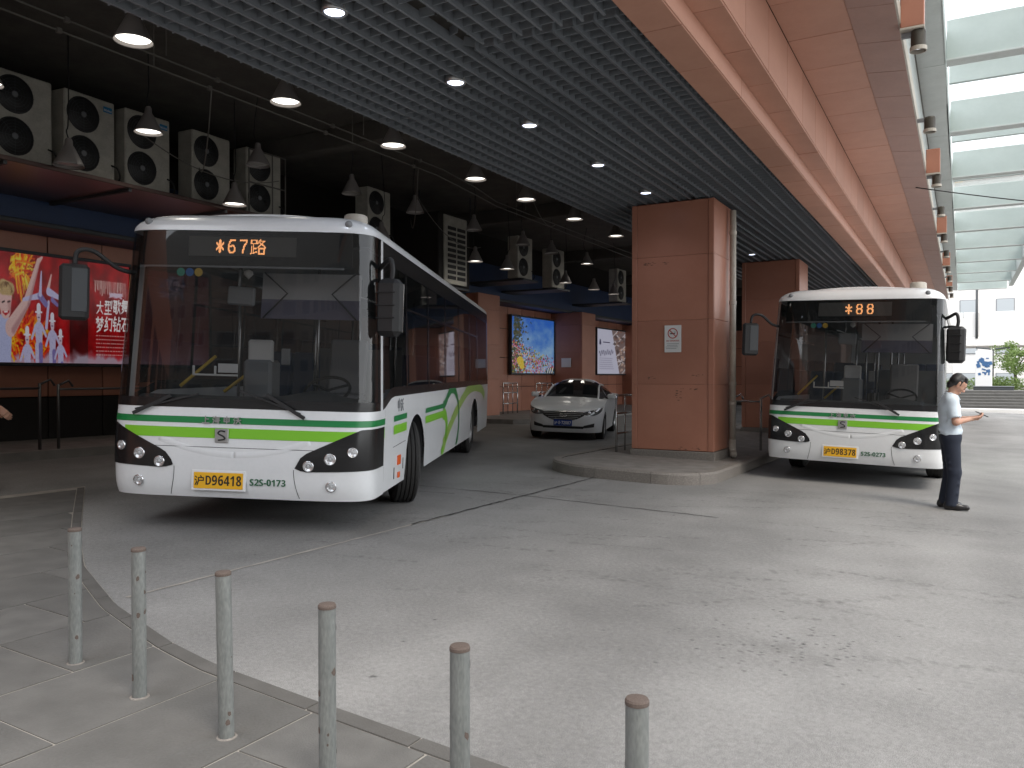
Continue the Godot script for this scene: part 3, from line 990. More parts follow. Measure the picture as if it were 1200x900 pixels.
func build_wires() -> void:
	var w := thing("overhead_cable", "thin black cable strung from the beam edge across under the canopy", "cable", Transform3D())
	var st := ns(true)
	var a := at(-0.85, 18.5, 5.5)
	var e := at(9.0, 24.0, 4.9)
	var pts := []
	for i in 15:
		var f := i / 14.0
		pts.append(a.lerp(e, f) - Vector3(0, 0.25 * 4 * f * (1 - f), 0))
	tube(st, pts, 0.012, 6)
	obj("cable", st, M.wire, w)
	# slack wiring looped between the lamps and the wall units
	var loops := [[v3(-9.3, 5.75, -3.6), v3(-11.6, 5.6, -6.2), 0.5, "slack wire looping to the nearest wall unit, upper left corner"], [v3(-9.4, 5.7, -7.9), v3(-11.5, 5.2, -9.4), 0.45, "slack wire hanging in front of the third wall unit"], [v3(-11.45, 5.5, -8.2), v3(-11.45, 5.35, -11.2), 0.3, "slack wire draped along the fourth wall unit"], [v3(-9.4, 5.7, -12.9), v3(-11.3, 5.3, -15.2), 0.6, "slack wire above the roof of the left bus"], [v3(-10.8, 5.75, -14.7), v3(-11.4, 5.1, -18.5), 0.4, "slack wire reaching the tall louvred cabinet"], [v3(-8.0, 5.75, -14.8), v3(-9.4, 5.6, -19.0), 0.35, "slack wire under the dark slab, left of the large pillar"]]
	for lp in loops:
		var lo := thing("slack_wire", lp[3], "wire", Transform3D(RB, Vector3.ZERO), "slack wires of the hall")
		st = ns(true)
		pts = []
		for i in 13:
			var f := i / 12.0
			pts.append(lp[0].lerp(lp[1], f) - v3(0, lp[2] * 4 * f * (1 - f), 0))
		tube(st, pts, 0.009, 6)
		obj("wire", st, M.conduit, lo)
	# twin conduits under the dark slab
	for k in 2:
		var o := thing("conduit", ["upper conduit pipe running above the hanging lamps", "lower conduit pipe running above the hanging lamps"][k], "conduit", Transform3D(RB, Vector3.ZERO), "conduits under the slab")
		st = ns(true)
		tube(st, [v3(-9.28 - k * 0.16, 5.83 - k * 0.09, -2.0), v3(-9.28 - k * 0.16, 5.83 - k * 0.09, -13.6), v3(-9.0 - k * 0.1, 5.6 - k * 0.1, -14.4), v3(-9.2, 5.55 - k * 0.1, -15.6), v3(-9.5 - k * 0.2, 5.62 - k * 0.1, -30.0)], 0.012, 8)
		obj("pipe", st, M.conduit, o)
		for t in [4.1, 5.7, 7.9, 10.3, 12.8]:
			st = ns()
			cbox(st, v3(-9.28 - k * 0.16, 5.83 - k * 0.09, -t), v3(0.05, 0.065, 0.065), 0.006)
			obj("junction_box", st, M.conduit, o)
		for t in [3.0, 7.0, 11.0, 17.0, 22.0, 27.0]:
			st = ns(true)
			tube(st, [v3(-9.2 - k * 0.25, 5.85 - k * 0.12 - (0.24 if t > 14 else 0.0), -t), v3(-9.2 - k * 0.25, 6.52, -t)], 0.008, 6)
			obj("hanger", st, M.conduit, o)

func build_pendants() -> void:
	var rows := [[-8.0, 5.3, [5.67, 7.95, 10.3, 12.8, 14.8, 17.2, 19.8, 22.2], 1], [-10.8, 5.3, [5.57, 7.9, 10.07, 12.55, 14.7, 17.2, 19.8, 21.6, 24.2], 2], [-11.2, 4.62, [6.9, 9.9, 14.0, 17.9, 19.6, 23.4, 25.7, 27.5], 3]]
	var ord := ["first", "second", "third", "fourth", "fifth", "sixth", "seventh", "eighth", "ninth"]
	var lit := {1: [0, 1, 2, 3, 4, 5, 6, 7], 2: [0, 1, 8], 3: [1, 3, 4, 5, 6, 7]}
	var st := ns(true)
	lathe(st, [Vector2(0.035, 0.40), Vector2(0.05, 0.37), Vector2(0.055, 0.30), Vector2(0.08, 0.265), Vector2(0.195, 0.03), Vector2(0.205, 0.0), Vector2(0.2, 0.012), Vector2(0.075, 0.265), Vector2(0.0, 0.275)], 24)
	var shade := done(st)
	st = ns(true)
	lathe(st, [Vector2(0.182, 0.042), Vector2(0.12, 0.036), Vector2(0.0, 0.032)], 24)
	var disc := done(st)
	var dull := mat(Color(0.62, 0.62, 0.6), 0.35)
	for r in rows:
		for i in r[2].size():
			var on: bool = i in lit[r[3]]
			var lab := "%s %s cone pendant lamp of the %s, from the near end" % [ord[i], "lit" if on else "unlit", ["", "row beside the grid", "middle row", "row before the wall"][r[3]]]
			var o := thing("pendant_lamp", lab, "lamp", sx(r[0], r[2][i], r[1]), "cone pendant lamps of the hall")
			inst("lamp_shade", shade, M.lamp_shade, o)
			inst("lamp_disc", disc, M.lamp_glow if on else dull, o)
			var cord := ns(true)
			var sw := rng.randf_range(-0.12, 0.12)
			tube(cord, spline([v3(0, 0.39, 0), v3(sw * 0.6, 0.5, 0.03), v3(sw, 0.7, 0.0), v3(0.0, 6.52 - r[1], 0)], 4), 0.009, 6)
			obj("cord", cord, M.wire, o)
			if on:
				var l := SpotLight3D.new()
				l.name = "lamp_light"
				l.position = v3(0, -0.02, 0)
				l.rotation.x = -PI / 2
				l.spot_angle = 68
				l.spot_range = 14
				l.spot_attenuation = 2
				l.light_energy = 0.21
				l.light_size = 0.17
				l.light_color = Color(1.0, 0.97, 0.92)
				l.shadow_enabled = true
				o.add_child(l)

func build_air_units() -> void:
	# shelf under the near group
	var sh := thing("air_unit_shelf", "sheet metal shelf carrying the row of air conditioning units", "shelf", Transform3D(RB, Vector3.ZERO))
	var st := ns()
	cbox(st, v3(-12.6, 4.62, -8.0), v3(2.2, 0.07, 12.4), 0.01)
	obj("deck", st, mat(Color(0.16, 0.11, 0.10), 0.3, 0.5), sh)
	for k in 7:
		st = ns()
		box(st, v3(-12.6, 4.56, -(2.4 + k * 1.9)), v3(2.15, 0.05, 0.05))
		obj("bearer", st, M.trim_dark, sh)
	var spots := [[-11.9, 6.65, 4.68, "nearest wall unit, cut by the left edge of the picture"], [-11.9, 7.68, 4.68, "second wall unit from the left, with blue label"], [-11.9, 8.7, 4.68, "third wall unit from the left, behind a hanging lamp"], [-11.9, 10.0, 4.68, "fourth wall unit from the left"], [-11.9, 11.25, 4.68, "fifth wall unit from the left with open pipe frame"], [-11.9, 14.8, 4.66, "wall unit half hidden by the roof of the left bus"], [-11.7, 21.6, 4.56, "wall unit seen beyond the tall louvred cabinet"], [-11.7, 23.9, 4.5, "wall unit beside the far blue band"], [-11.7, 29.6, 4.5, "farthest wall unit, seen left of the large pillar"]]
	for i in spots.size():
		var s = spots[i]
		var o := thing("air_conditioner", "white twin fan air conditioner, " + s[3], "air conditioner", Transform3D(RB * Basis(Vector3.UP, PI / 2 + rng.randf_range(-0.05, 0.05)), at(s[0], s[1], s[2])), "air conditioning units along the hall")
		# local: front +z (to +c), width along x
		st = ns()
		cbox(st, v3(0, 0.67, -0.19), v3(0.86, 1.28, 0.38), 0.02)
		obj("case", st, M.ac_white, o)
		for k in 2:
			var fy := 0.98 - k * 0.60
			st = ns(true)
			lathe(st, [Vector2(0.275, 0.0), Vector2(0.268, 0.012), Vector2(0.0, 0.014)], 28, Transform3D(Basis(Vector3.RIGHT, PI / 2), v3(-0.12, fy, 0.001)))
			var fan := obj("fan_grille", st, M.ac_grille, o)
			st = ns()
			for q in 6:
				var rr := 0.05 + q * 0.042
				for a in 28:
					var p0 := v3(-0.12 + cos(TAU * a / 28) * rr, fy + sin(TAU * a / 28) * rr, 0.02)
					var p1 := v3(-0.12 + cos(TAU * (a + 1) / 28) * rr, fy + sin(TAU * (a + 1) / 28) * rr, 0.02)
					var nn := (p0 - v3(-0.12, fy, 0.02)).normalized() * 0.004
					oquad(st, p0 - nn, p0 + nn, p1 + nn, p1 - nn, Vector3.BACK)
			for q in 8:
				var a := TAU * q / 8
				box(st, v3(-0.12 + cos(a) * 0.15, fy + sin(a) * 0.15, 0.019), v3(0.24, 0.006, 0.004), Basis(Vector3.BACK, a))
			obj("guard", st, M.trim_dark, fan)
			st = ns()
			lathe(st, [Vector2(0.045, 0.0), Vector2(0.04, 0.012), Vector2(0.0, 0.014)], 14, Transform3D(Basis(Vector3.RIGHT, PI / 2), v3(-0.12, fy, 0.014)))
			obj("hub", st, M.trim_grey, fan)
		if i in [1, 2]:
			st = ns()
			box(st, v3(0.30, 1.17, 0.003), v3(0.15, 0.09, 0.006))
			obj("label_plate", st, mat(Color(0.02, 0.20, 0.42), 0.5), o)
			text("lettering", "Midea", 0.035, 0.002, M.ink_white, o, Transform3D(Basis(), v3(0.30, 1.16, 0.007)))
		for k in 2:
			st = ns()
			box(st, v3(-0.3 + k * 0.6, 0.015, -0.19), v3(0.07, 0.03, 0.42))
			obj("foot", st, M.trim_dark, o)
		st = ns(true)
		tube(st, spline([v3(0.36, 0.3, 0.01), v3(0.42, 0.25, 0.07), v3(0.48, 0.12, 0.05), v3(0.52, 0.02, -0.1)], 5), 0.014, 6)
		obj("hose", st, M.wire, o)
		if i == 4:
			st = ns(true)
			for fr in [[v3(-0.45, 0, 0.1), v3(-0.45, 1.25, 0.1)], [v3(0.45, 0, 0.1), v3(0.45, 1.25, 0.1)], [v3(-0.45, 1.25, 0.1), v3(0.45, 1.25, 0.1)], [v3(0.12, 0, 0.1), v3(0.12, 1.25, 0.1)], [v3(-0.45, 0.62, 0.1), v3(0.45, 0.62, 0.1)]]:
				tube(st, fr, 0.014, 6)
			obj("pipe_frame", st, M.conduit, o)
		if i > 4:
			st = ns()
			box(st, v3(0, -0.03, -0.9), v3(0.9, 0.06, 2.2))
			obj("wall_bracket", st, M.trim_dark, o)
	# tall cabinet with louvres
	var cb := thing("louvre_cabinet", "tall grey equipment cabinet with louvred side above the bus tail", "cabinet", sx(-12.2, 17.9, 4.0))
	st = ns()
	cbox(st, v3(-0.4, 0.95, 0), v3(1.5, 1.9, 1.5), 0.02)
	obj("case", st, M.wall_dark, cb)
	st = ns()
	cbox(st, v3(0.37, 0.95, 0), v3(0.04, 1.8, 1.1), 0.01)
	obj("frame", st, M.ac_white, cb)
	for i in 10:
		for k in 2:
			st = ns()
			cbox(st, v3(0.40, 0.22 + i * 0.145, -0.26 + k * 0.46), v3(0.02, 0.09, 0.38), 0.006)
			obj("louvre", st, M.ac_grille, cb)
	st = ns()
	box(st, v3(-0.6, -0.03, 0), v3(1.9, 0.06, 1.5))
	obj("bracket", st, M.trim_dark, cb)
	for pt in [[-0.3, 0.7], [0.4, -0.7]]:
		st = ns()
		box(st, v3(pt[0], 2.25, pt[1]), v3(0.03, 0.7, 0.03))
		obj("hanger", st, M.trim_dark, cb)

# ------------------------------------------------------------------ island, rails, light boxes
func build_island() -> void:
	var gx := Transform3D(GB, Vector3.ZERO)
	var c0 := -6.05; var c1 := -3.2; var tn := 11.25; var tf := 45.0
	var outline := func(ins: float) -> PackedVector2Array:
		var q := PackedVector2Array()
		var rl := 1.15 - ins; var rr := 0.8 - ins
		for k in 11:
			var a := PI + k * PI / 20
			q.append(Vector2(c0 + ins + rl + cos(a) * rl, -(tn + ins + rl + sin(a) * rl)))
		for k in 11:
			var a := -PI / 2 + k * PI / 20
			q.append(Vector2(c1 - ins - rr + cos(a) * rr, -(tn + ins + rr + sin(a) * rr)))
		q.append(Vector2(c1 - ins, -tf))
		q.append(Vector2(c0 + ins, -tf))
		return q
	var st := ns()
	prism(st, outline.call(0.15), -0.05, 0.165, gx)
	var isl := structure("traffic_island", st, M.road_plain, Transform3D(), "kerbed concrete island under the row of pillars")
	# kerb stones around the edge
	var a: PackedVector2Array = outline.call(0.0)
	var b: PackedVector2Array = outline.call(0.15)
	var path := []
	# stones about 0.8 m long: each covers a run of outline points
	var i1 := 0
	while i1 < a.size() - 2:
		var d := a[i1].distance_to(a[i1 + 1])
		if d > 0.6:
			var n1 := int(round(d / 0.9))
			for k in n1:
				path.append([[a[i1].lerp(a[i1 + 1], float(k) / n1), a[i1].lerp(a[i1 + 1], float(k + 1) / n1)], [b[i1].lerp(b[i1 + 1], float(k) / n1), b[i1].lerp(b[i1 + 1], float(k + 1) / n1)]])
			i1 += 1
		else:
			var e := i1 + 1
			var run := d
			while e < a.size() - 2 and run < 0.75 and a[e].distance_to(a[e + 1]) < 0.6:
				run += a[e].distance_to(a[e + 1])
				e += 1
			path.append([Array(a.slice(i1, e + 1)), Array(b.slice(i1, e + 1))])
			i1 = e
	# the straight left side, from the last point back to the first
	var i0 := a.size() - 1
	for k in 36:
		path.append([[a[i0].lerp(a[0], k / 36.0), a[i0].lerp(a[0], (k + 1) / 36.0)], [b[i0].lerp(b[0], k / 36.0), b[i0].lerp(b[0], (k + 1) / 36.0)]])
	for q in path:
		var s := ns()
		var hgt := 0.175 + rng.randf_range(-0.002, 0.002)
		var P := func(v: Vector2, y: float) -> Vector3: return gx * Vector3(v.x, y, v.y)
		var m: int = q[0].size()
		for k in m - 1:
			var A: Vector2 = q[0][k]; var C: Vector2 = q[0][k + 1]
			var B: Vector2 = q[1][k]; var D: Vector2 = q[1][k + 1]
			if k == 0:
				A = A.move_toward(C, 0.003); B = B.move_toward(D, 0.003)
			if k == m - 2:
				C = C.move_toward(A, 0.003); D = D.move_toward(B, 0.003)
			var A2 := A.lerp(B, 0.16); var C2 := C.lerp(D, 0.16)
			var out: Vector3 = P.call(A, 0) - P.call(B, 0)
			var along: Vector3 = P.call(C, 0) - P.call(A, 0)
			oquad(s, P.call(A, -0.04), P.call(C, -0.04), P.call(C, hgt - 0.03), P.call(A, hgt - 0.03), out)
			oquad(s, P.call(A, hgt - 0.03), P.call(C, hgt - 0.03), P.call(C2, hgt), P.call(A2, hgt), out + UPG * 0.1)
			oquad(s, P.call(A2, hgt), P.call(C2, hgt), P.call(D, hgt), P.call(B, hgt), UPG)
			if k == 0:
				oquad(s, P.call(A, -0.04), P.call(A2, hgt), P.call(B, hgt), P.call(B, -0.04), -along)
			if k == m - 2:
				oquad(s, P.call(C, -0.04), P.call(C2, hgt), P.call(D, hgt), P.call(D, -0.04), along)
		obj("kerb_stone", s, M.kerb, isl)
	# footway along the back wall
	st = ns()
	prism(st, PackedVector2Array([Vector2(-14.4, 1.0), Vector2(-14.4, -45), Vector2(-11.5, -45), Vector2(-11.5, -21.6), Vector2(-11.8, -21.0), Vector2(-12.6, -20.6), Vector2(-12.6, 1.0)]), -0.05, 0.14, gx)
	structure("footway", st, M.road_plain, Transform3D(), "raised footway along the back wall")

func rail(xf: Transform3D, label: String, w: float, kind: int, ml: Material = M.steel) -> void:
	var o := thing("railing", label, "railing", xf, "steel railings")
	var st := ns(true)
	var H := 1.05
	for s in [-1, 1]:
		var p := ns(true)
		tube(p, [v3(s * w * 0.5, 0, 0), v3(s * w * 0.5, H, 0)], 0.024, 10)
		obj("post", p, ml, o)
	for y in ([H, 0.35, 0.72] if kind == 0 else [H - 0.08]):
		var p := ns(true)
		tube(p, [v3(-w * 0.5, y, 0), v3(w * 0.5, y, 0)], 0.02, 10)
		obj("bar", p, ml, o)
	if kind == 0:
		for k in 2:
			var p := ns(true)
			tube(p, [v3(-w * 0.5 + w * (k + 1) / 3.0, 0.0, 0), v3(-w * 0.5 + w * (k + 1) / 3.0, H, 0)], 0.016, 8)
			obj("baluster", p, ml, o)
	else:
		for s in [-1, 1]:
			var p := ns(true)
			tube(p, [v3(s * w * 0.5, H - 0.02, 0), v3(s * w * 0.5 + 0.16, H + 0.06, 0.02), v3(s * w * 0.5 + 0.22, H - 0.04, 0.04)], 0.02, 8)
			obj("hook", p, ml, o)

func build_rails() -> void:
	var put := func(c: float, t: float, h: float) -> Vector3: return GB * Vector3(c, h, -t)
	rail(Transform3D(RB * Basis(Vector3.UP, PI / 2), put.call(-5.55, 14.4, 0.16)), "steel railing on the island in front of the parked car, left of the large pillar", 1.3, 0)
	rail(Transform3D(RB, put.call(-3.75, 16.2, 0.16)), "thin steel railing between the large pillar and the right bus", 0.55, 1)
	rail(Transform3D(RB * Basis(Vector3.UP, PI / 2), put.call(-13.6, 24.0, 0.14)), "steel railing on the footway right behind the bus tail", 1.0, 0)
	rail(Transform3D(RB * Basis(Vector3.UP, PI / 2), put.call(-13.6, 26.6, 0.14)), "steel railing on the footway beside the flower poster", 1.3, 0)
	rail(Transform3D(RB * Basis(Vector3.UP, PI / 2), put.call(-12.75, 8.6, 0.14)), "dark steel railing below the dance show poster", 1.9, 1, M.dark_steel)
	rail(Transform3D(RB * Basis(Vector3.UP, PI / 2), put.call(-12.75, 6.4, 0.14)), "dark steel railing at the left edge below the dance show poster", 1.9, 1, M.dark_steel)

# --- printed light boxes, drawn pixel by pixel
func capsule(im: Image, a: Vector2, b: Vector2, ra: float, rb: float, col: Color, soft := 1.2, tex_amt := 0.0) -> void:
	var r := maxf(ra, rb) + 2.0
	for y in range(maxi(0, int(minf(a.y, b.y) - r)), mini(im.get_height(), int(maxf(a.y, b.y) + r) + 1)):
		for x in range(maxi(0, int(minf(a.x, b.x) - r)), mini(im.get_width(), int(maxf(a.x, b.x) + r) + 1)):
			var p := Vector2(x + 0.5, y + 0.5)
			var ba := b - a
			var t := clampf((p - a).dot(ba) / maxf(ba.length_squared(), 1e-6), 0, 1)
			var d := (p - a - ba * t).length() - lerpf(ra, rb, t)
			if d < soft:
				var cc := col
				if tex_amt > 0.0:
					cc = col.lightened(tex_amt * rng.randf()) if rng.randf() < 0.5 else col.darkened(tex_amt * rng.randf())
				im.set_pixel(x, y, im.get_pixel(x, y).lerp(cc, clampf((soft - d) / (2.0 * soft), 0, 1) * col.a))

func poly(im: Image, pts: Array, r: float, col: Color, tex_amt := 0.0) -> void:
	for i in pts.size() - 1:
		capsule(im, pts[i], pts[i + 1], r, r, col, 1.0, tex_amt)

func glyph_px(im: Image, ch: String, o: Vector2, size: float, w: float, col: Color, slant := 0.12) -> void:
	for s in GLYPH[ch]:
		var pts := []
		for i in range(0, s.size(), 2):
			pts.append(o + Vector2(s[i] + (10 - s[i + 1]) * slant, s[i + 1]) * size * 0.1)
		for i in pts.size() - 1:
			capsule(im, pts[i], pts[i + 1], w, w * 0.55, col, 0.9)

func show_poster() -> ImageTexture:
	var W := 760; var H := 300
	var im := Image.create(W, H, false, Image.FORMAT_RGB8)
	var nz := FastNoiseLite.new()
	nz.frequency = 0.012; nz.seed = 5; nz.fractal_octaves = 4
	for y in H:
		for x in W:
			var n := nz.get_noise_2d(x, y)
			var red := Color(0.62 + n * 0.25, 0.035 + n * 0.03, 0.06 + n * 0.05)
			if x > 420 and x < 520:
				red = red.darkened(0.5)
			if y > H - 36 + n * 20:
				red = red.lerp(Color(0.80, 0.78, 0.86), clampf((y - (H - 36 + n * 20)) / 30.0, 0, 0.8))
			im.set_pixel(x, y, red)
	# feather plumes
	for k in 90:
		var a := rng.randf_range(-1.1, 1.2)
		var p := Vector2(rng.randf_range(120, 170), rng.randf_range(10, 70))
		var col: Color = [Color(1, 0.80, 0.05), Color(0.98, 0.45, 0.03), Color(0.95, 0.90, 0.3), Color(0.85, 0.16, 0.03)][k % 4]
		poly(im, [p, p + Vector2(cos(a), -sin(a) * 0.5) * 40, p + Vector2(cos(a), sin(a)) * 76], rng.randf_range(1.5, 4), Color(col, 0.8), 0.1)
	for k in 120:
		var p := Vector2(rng.randf_range(90, 290), rng.randf_range(190, 290))
		var a := rng.randf_range(-2.6, 0.4)
		var col: Color = [Color(0.98, 0.25, 0.04), Color(1, 0.55, 0.05), Color(0.9, 0.12, 0.04), Color(1, 0.85, 0.1)][k % 4]
		poly(im, [p, p + Vector2(cos(a), sin(a)) * 26, p + Vector2(cos(a + 0.4), sin(a + 0.4)) * 44], rng.randf_range(1.5, 5), Color(col, 0.65), 0.1)
	# smiling dancer with a raised arm: generic figure
	var skin := Color(0.90, 0.74, 0.72)
	var suit := Color(0.74, 0.76, 0.92)
	capsule(im, Vector2(60, 300), Vector2(92, 210), 70, 42, suit, 2, 0.12)
	capsule(im, Vector2(128, 205), Vector2(205, 130), 26, 16, skin, 1.5, 0.05)
	capsule(im, Vector2(205, 130), Vector2(262, 16), 16, 9, skin, 1.5, 0.05)
	capsule(im, Vector2(262, 16), Vector2(280, 4), 9, 4, skin, 1.5)
	capsule(im, Vector2(100, 125), Vector2(104, 158), 34, 24, skin, 2, 0.03)
	capsule(im, Vector2(92, 96), Vector2(128, 100), 22, 18, Color(0.80, 0.66, 0.42), 2, 0.25)
	poly(im, [Vector2(88, 138), Vector2(98, 135)], 2.2, Color(0.15, 0.08, 0.08))
	poly(im, [Vector2(114, 136), Vector2(124, 134)], 2.2, Color(0.15, 0.08, 0.08))
	poly(im, [Vector2(92, 164), Vector2(104, 170), Vector2(118, 162)], 3.2, Color(0.75, 0.12, 0.16))
	poly(im, [Vector2(97, 164), Vector2(112, 163)], 1.6, Color(0.97, 0.95, 0.95))
	# white costumed troupe
	var pale := Color(0.80, 0.78, 0.93)
	var shade := Color(0.52, 0.46, 0.72)
	for f in [[Vector2(262, 168), 1.0], [Vector2(330, 190), 0.95], [Vector2(372, 232), 0.85], [Vector2(205, 232), 0.95]]:
		var o: Vector2 = f[0]
		var s: float = f[1]
		capsule(im, o + Vector2(0, 34) * s, o + Vector2(2, 84) * s, 19 * s, 15 * s, pale, 1.5, 0.14)
		capsule(im, o + Vector2(-8, 84) * s, o + Vector2(-10, 170) * s, 10 * s, 7 * s, pale, 1.2, 0.14)
		capsule(im, o + Vector2(9, 84) * s, o + Vector2(12, 170) * s, 10 * s, 7 * s, shade, 1.2, 0.14)
		capsule(im, o + Vector2(-16, 30) * s, o + Vector2(-34, 64) * s, 6 * s, 5 * s, pale, 1.2, 0.1)
		capsule(im, o + Vector2(16, 30) * s, o + Vector2(36, 56) * s, 6 * s, 5 * s, pale, 1.2, 0.1)
		capsule(im, o, o + Vector2(1, 10) * s, 11 * s, 9 * s, Color(0.86, 0.78, 0.84), 1.2)
		capsule(im, o + Vector2(-15, -10) * s, o + Vector2(15, -10) * s, 3 * s, 3 * s, Color(0.93, 0.92, 0.97), 1)
		capsule(im, o + Vector2(0, -26) * s, o + Vector2(0, -14) * s, 10 * s, 10 * s, Color(0.93, 0.92, 0.97), 1, 0.05)
		poly(im, [o + Vector2(-4, 5) * s, o + Vector2(4, 5) * s], 1.2, Color(0.3, 0.2, 0.35))
	# two acrobats lifted above
	capsule(im, Vector2(300, 200), Vector2(312, 128), 7, 6, pale, 1.2, 0.1)
	capsule(im, Vector2(188, 126), Vector2(268, 112), 5, 10, pale, 1.2, 0.1)
	capsule(im, Vector2(268, 112), Vector2(298, 134), 11, 10, shade, 1.2, 0.15)
	capsule(im, Vector2(270, 108), Vector2(276, 44), 8, 3, pale, 1.2, 0.08)
	capsule(im, Vector2(310, 92), Vector2(326, 50), 8, 3, skin, 1.2, 0.08)
	capsule(im, Vector2(312, 98), Vector2(392, 120), 12, 5, pale, 1.2, 0.1)
	capsule(im, Vector2(330, 120), Vector2(356, 134), 8, 6, shade, 1.2, 0.1)
	# sequins and strands, so that the print has its own grain
	for k in 2600:
		var p := Vector2(rng.randf_range(0, 400), rng.randf_range(60, 300))
		var c := im.get_pixelv(Vector2i(p))
		if c.b > 0.55 and c.r > 0.4:
			im.set_pixelv(Vector2i(p), c.lightened(rng.randf_range(0.2, 0.8)) if k % 2 == 0 else c.darkened(rng.randf_range(0.2, 0.6)))
	for k in 60:
		var a := rng.randf_range(2.6, 6.4)
		var p := Vector2(104, 116) + Vector2(cos(a) * 36, sin(a) * 34)
		poly(im, [p, p + Vector2(rng.randf_range(-8, 8), rng.randf_range(4, 16))], 0.9, Color(0.42, 0.28, 0.14, 0.7))
	capsule(im, Vector2(122, 140), Vector2(126, 160), 9, 7, Color(0.62, 0.36, 0.36, 0.35), 6)
	capsule(im, Vector2(140, 212), Vector2(214, 140), 10, 5, Color(0.55, 0.32, 0.36, 0.4), 4)
	capsule(im, Vector2(214, 138), Vector2(268, 22), 6, 3, Color(0.55, 0.32, 0.36, 0.4), 3)
	# lettering
	glyph_px(im, "大", Vector2(566, 112), 40, 3.0, Color.WHITE)
	glyph_px(im, "型", Vector2(612, 108), 44, 3.2, Color.WHITE)
	glyph_px(im, "歌", Vector2(662, 104), 44, 3.2, Color.WHITE)
	glyph_px(im, "舞", Vector2(710, 102), 44, 3.2, Color.WHITE)
	glyph_px(im, "梦", Vector2(560, 160), 46, 3.4, Color.WHITE)
	glyph_px(im, "幻", Vector2(610, 158), 46, 3.4, Color.WHITE)
	glyph_px(im, "钻", Vector2(660, 156), 46, 3.4, Color.WHITE)
	glyph_px(im, "石", Vector2(708, 154), 46, 3.4, Color.WHITE)
	for k in 6:
		var x := 566.0
		while x < 742:
			var l := rng.randf_range(3, 10)
			poly(im, [Vector2(x, 216 + k * 11.5), Vector2(x + l, 216 + k * 11.5)], 1.6, Color(0.93, 0.80, 0.78, 0.85))
			x += l + rng.randf_range(4, 8)
	# bright stage curtain at the top right
	for k in 34:
		var x := 560 + k * 5.4
		poly(im, [Vector2(x, 52), Vector2(x + rng.randf_range(-3, 3), rng.randf_range(70, 100))], rng.randf_range(1, 2.4), Color(0.95, 0.88, 0.84, 0.8), 0.1)
	for k in 50:
		capsule(im, Vector2(rng.randf_range(640, 720), rng.randf_range(84, 100)), Vector2(rng.randf_range(640, 720), rng.randf_range(84, 100)), 2, 1, Color(0.9, 0.82, 0.9, 0.7))
	return tex(im)

func flower_poster() -> ImageTexture:
	var W := 320; var H := 340
	var im := Image.create(W, H, false, Image.FORMAT_RGB8)
	var nz := FastNoiseLite.new()
	nz.frequency = 0.012; nz.seed = 15; nz.fractal_octaves = 5
	for y in H:
		for x in W:
			var n := nz.get_noise_2d(x, y)
			var c := Color(0.22, 0.46, 0.86).lerp(Color(0.62, 0.78, 0.93), clampf(float(y) / H * 1.2 + n * 0.5, 0, 1))
			im.set_pixel(x, y, c)
	for k in 420:
		var y := rng.randf_range(0, H)
		var x := absf(rng.randfn(0, 34)) + (H - y) * 0.06
		capsule(im, Vector2(x, y), Vector2(x + rng.randf_range(-8, 8), y + 6), rng.randf_range(2, 7), 2, [Color(0.10, 0.15, 0.06), Color(0.22, 0.26, 0.10), Color(0.35, 0.30, 0.16), Color(0.14, 0.20, 0.12)][k % 4], 1.2, 0.2)
	for k in 900:
		var y := rng.randf_range(150, H)
		var x := rng.randf_range(0, W)
		if y < 190 + (x - 100) * 0.35 + rng.randf_range(-30, 30) and x > 60:
			continue
		var col: Color = [Color(0.80, 0.10, 0.22), Color(0.92, 0.50, 0.66), Color(0.95, 0.86, 0.88), Color(0.30, 0.42, 0.12), Color(0.55, 0.08, 0.14), Color(0.92, 0.75, 0.12)][rng.randi() % 6]
		capsule(im, Vector2(x, y), Vector2(x + rng.randf_range(-4, 4), y - rng.randf_range(0, 10)), rng.randf_range(1.5, 4.5), 1.5, col, 1.0, 0.1)
	capsule(im, Vector2(60, 262), Vector2(74, 300), 24, 16, Color(0.93, 0.80, 0.12), 2, 0.15)
	for k in 7:
		capsule(im, Vector2(258 + k * 9, 338), Vector2(266 + k * 9, 308), 3, 3, Color(0.05, 0.05, 0.06) if k % 2 == 0 else Color(0.92, 0.92, 0.92), 1)
	return tex(im)

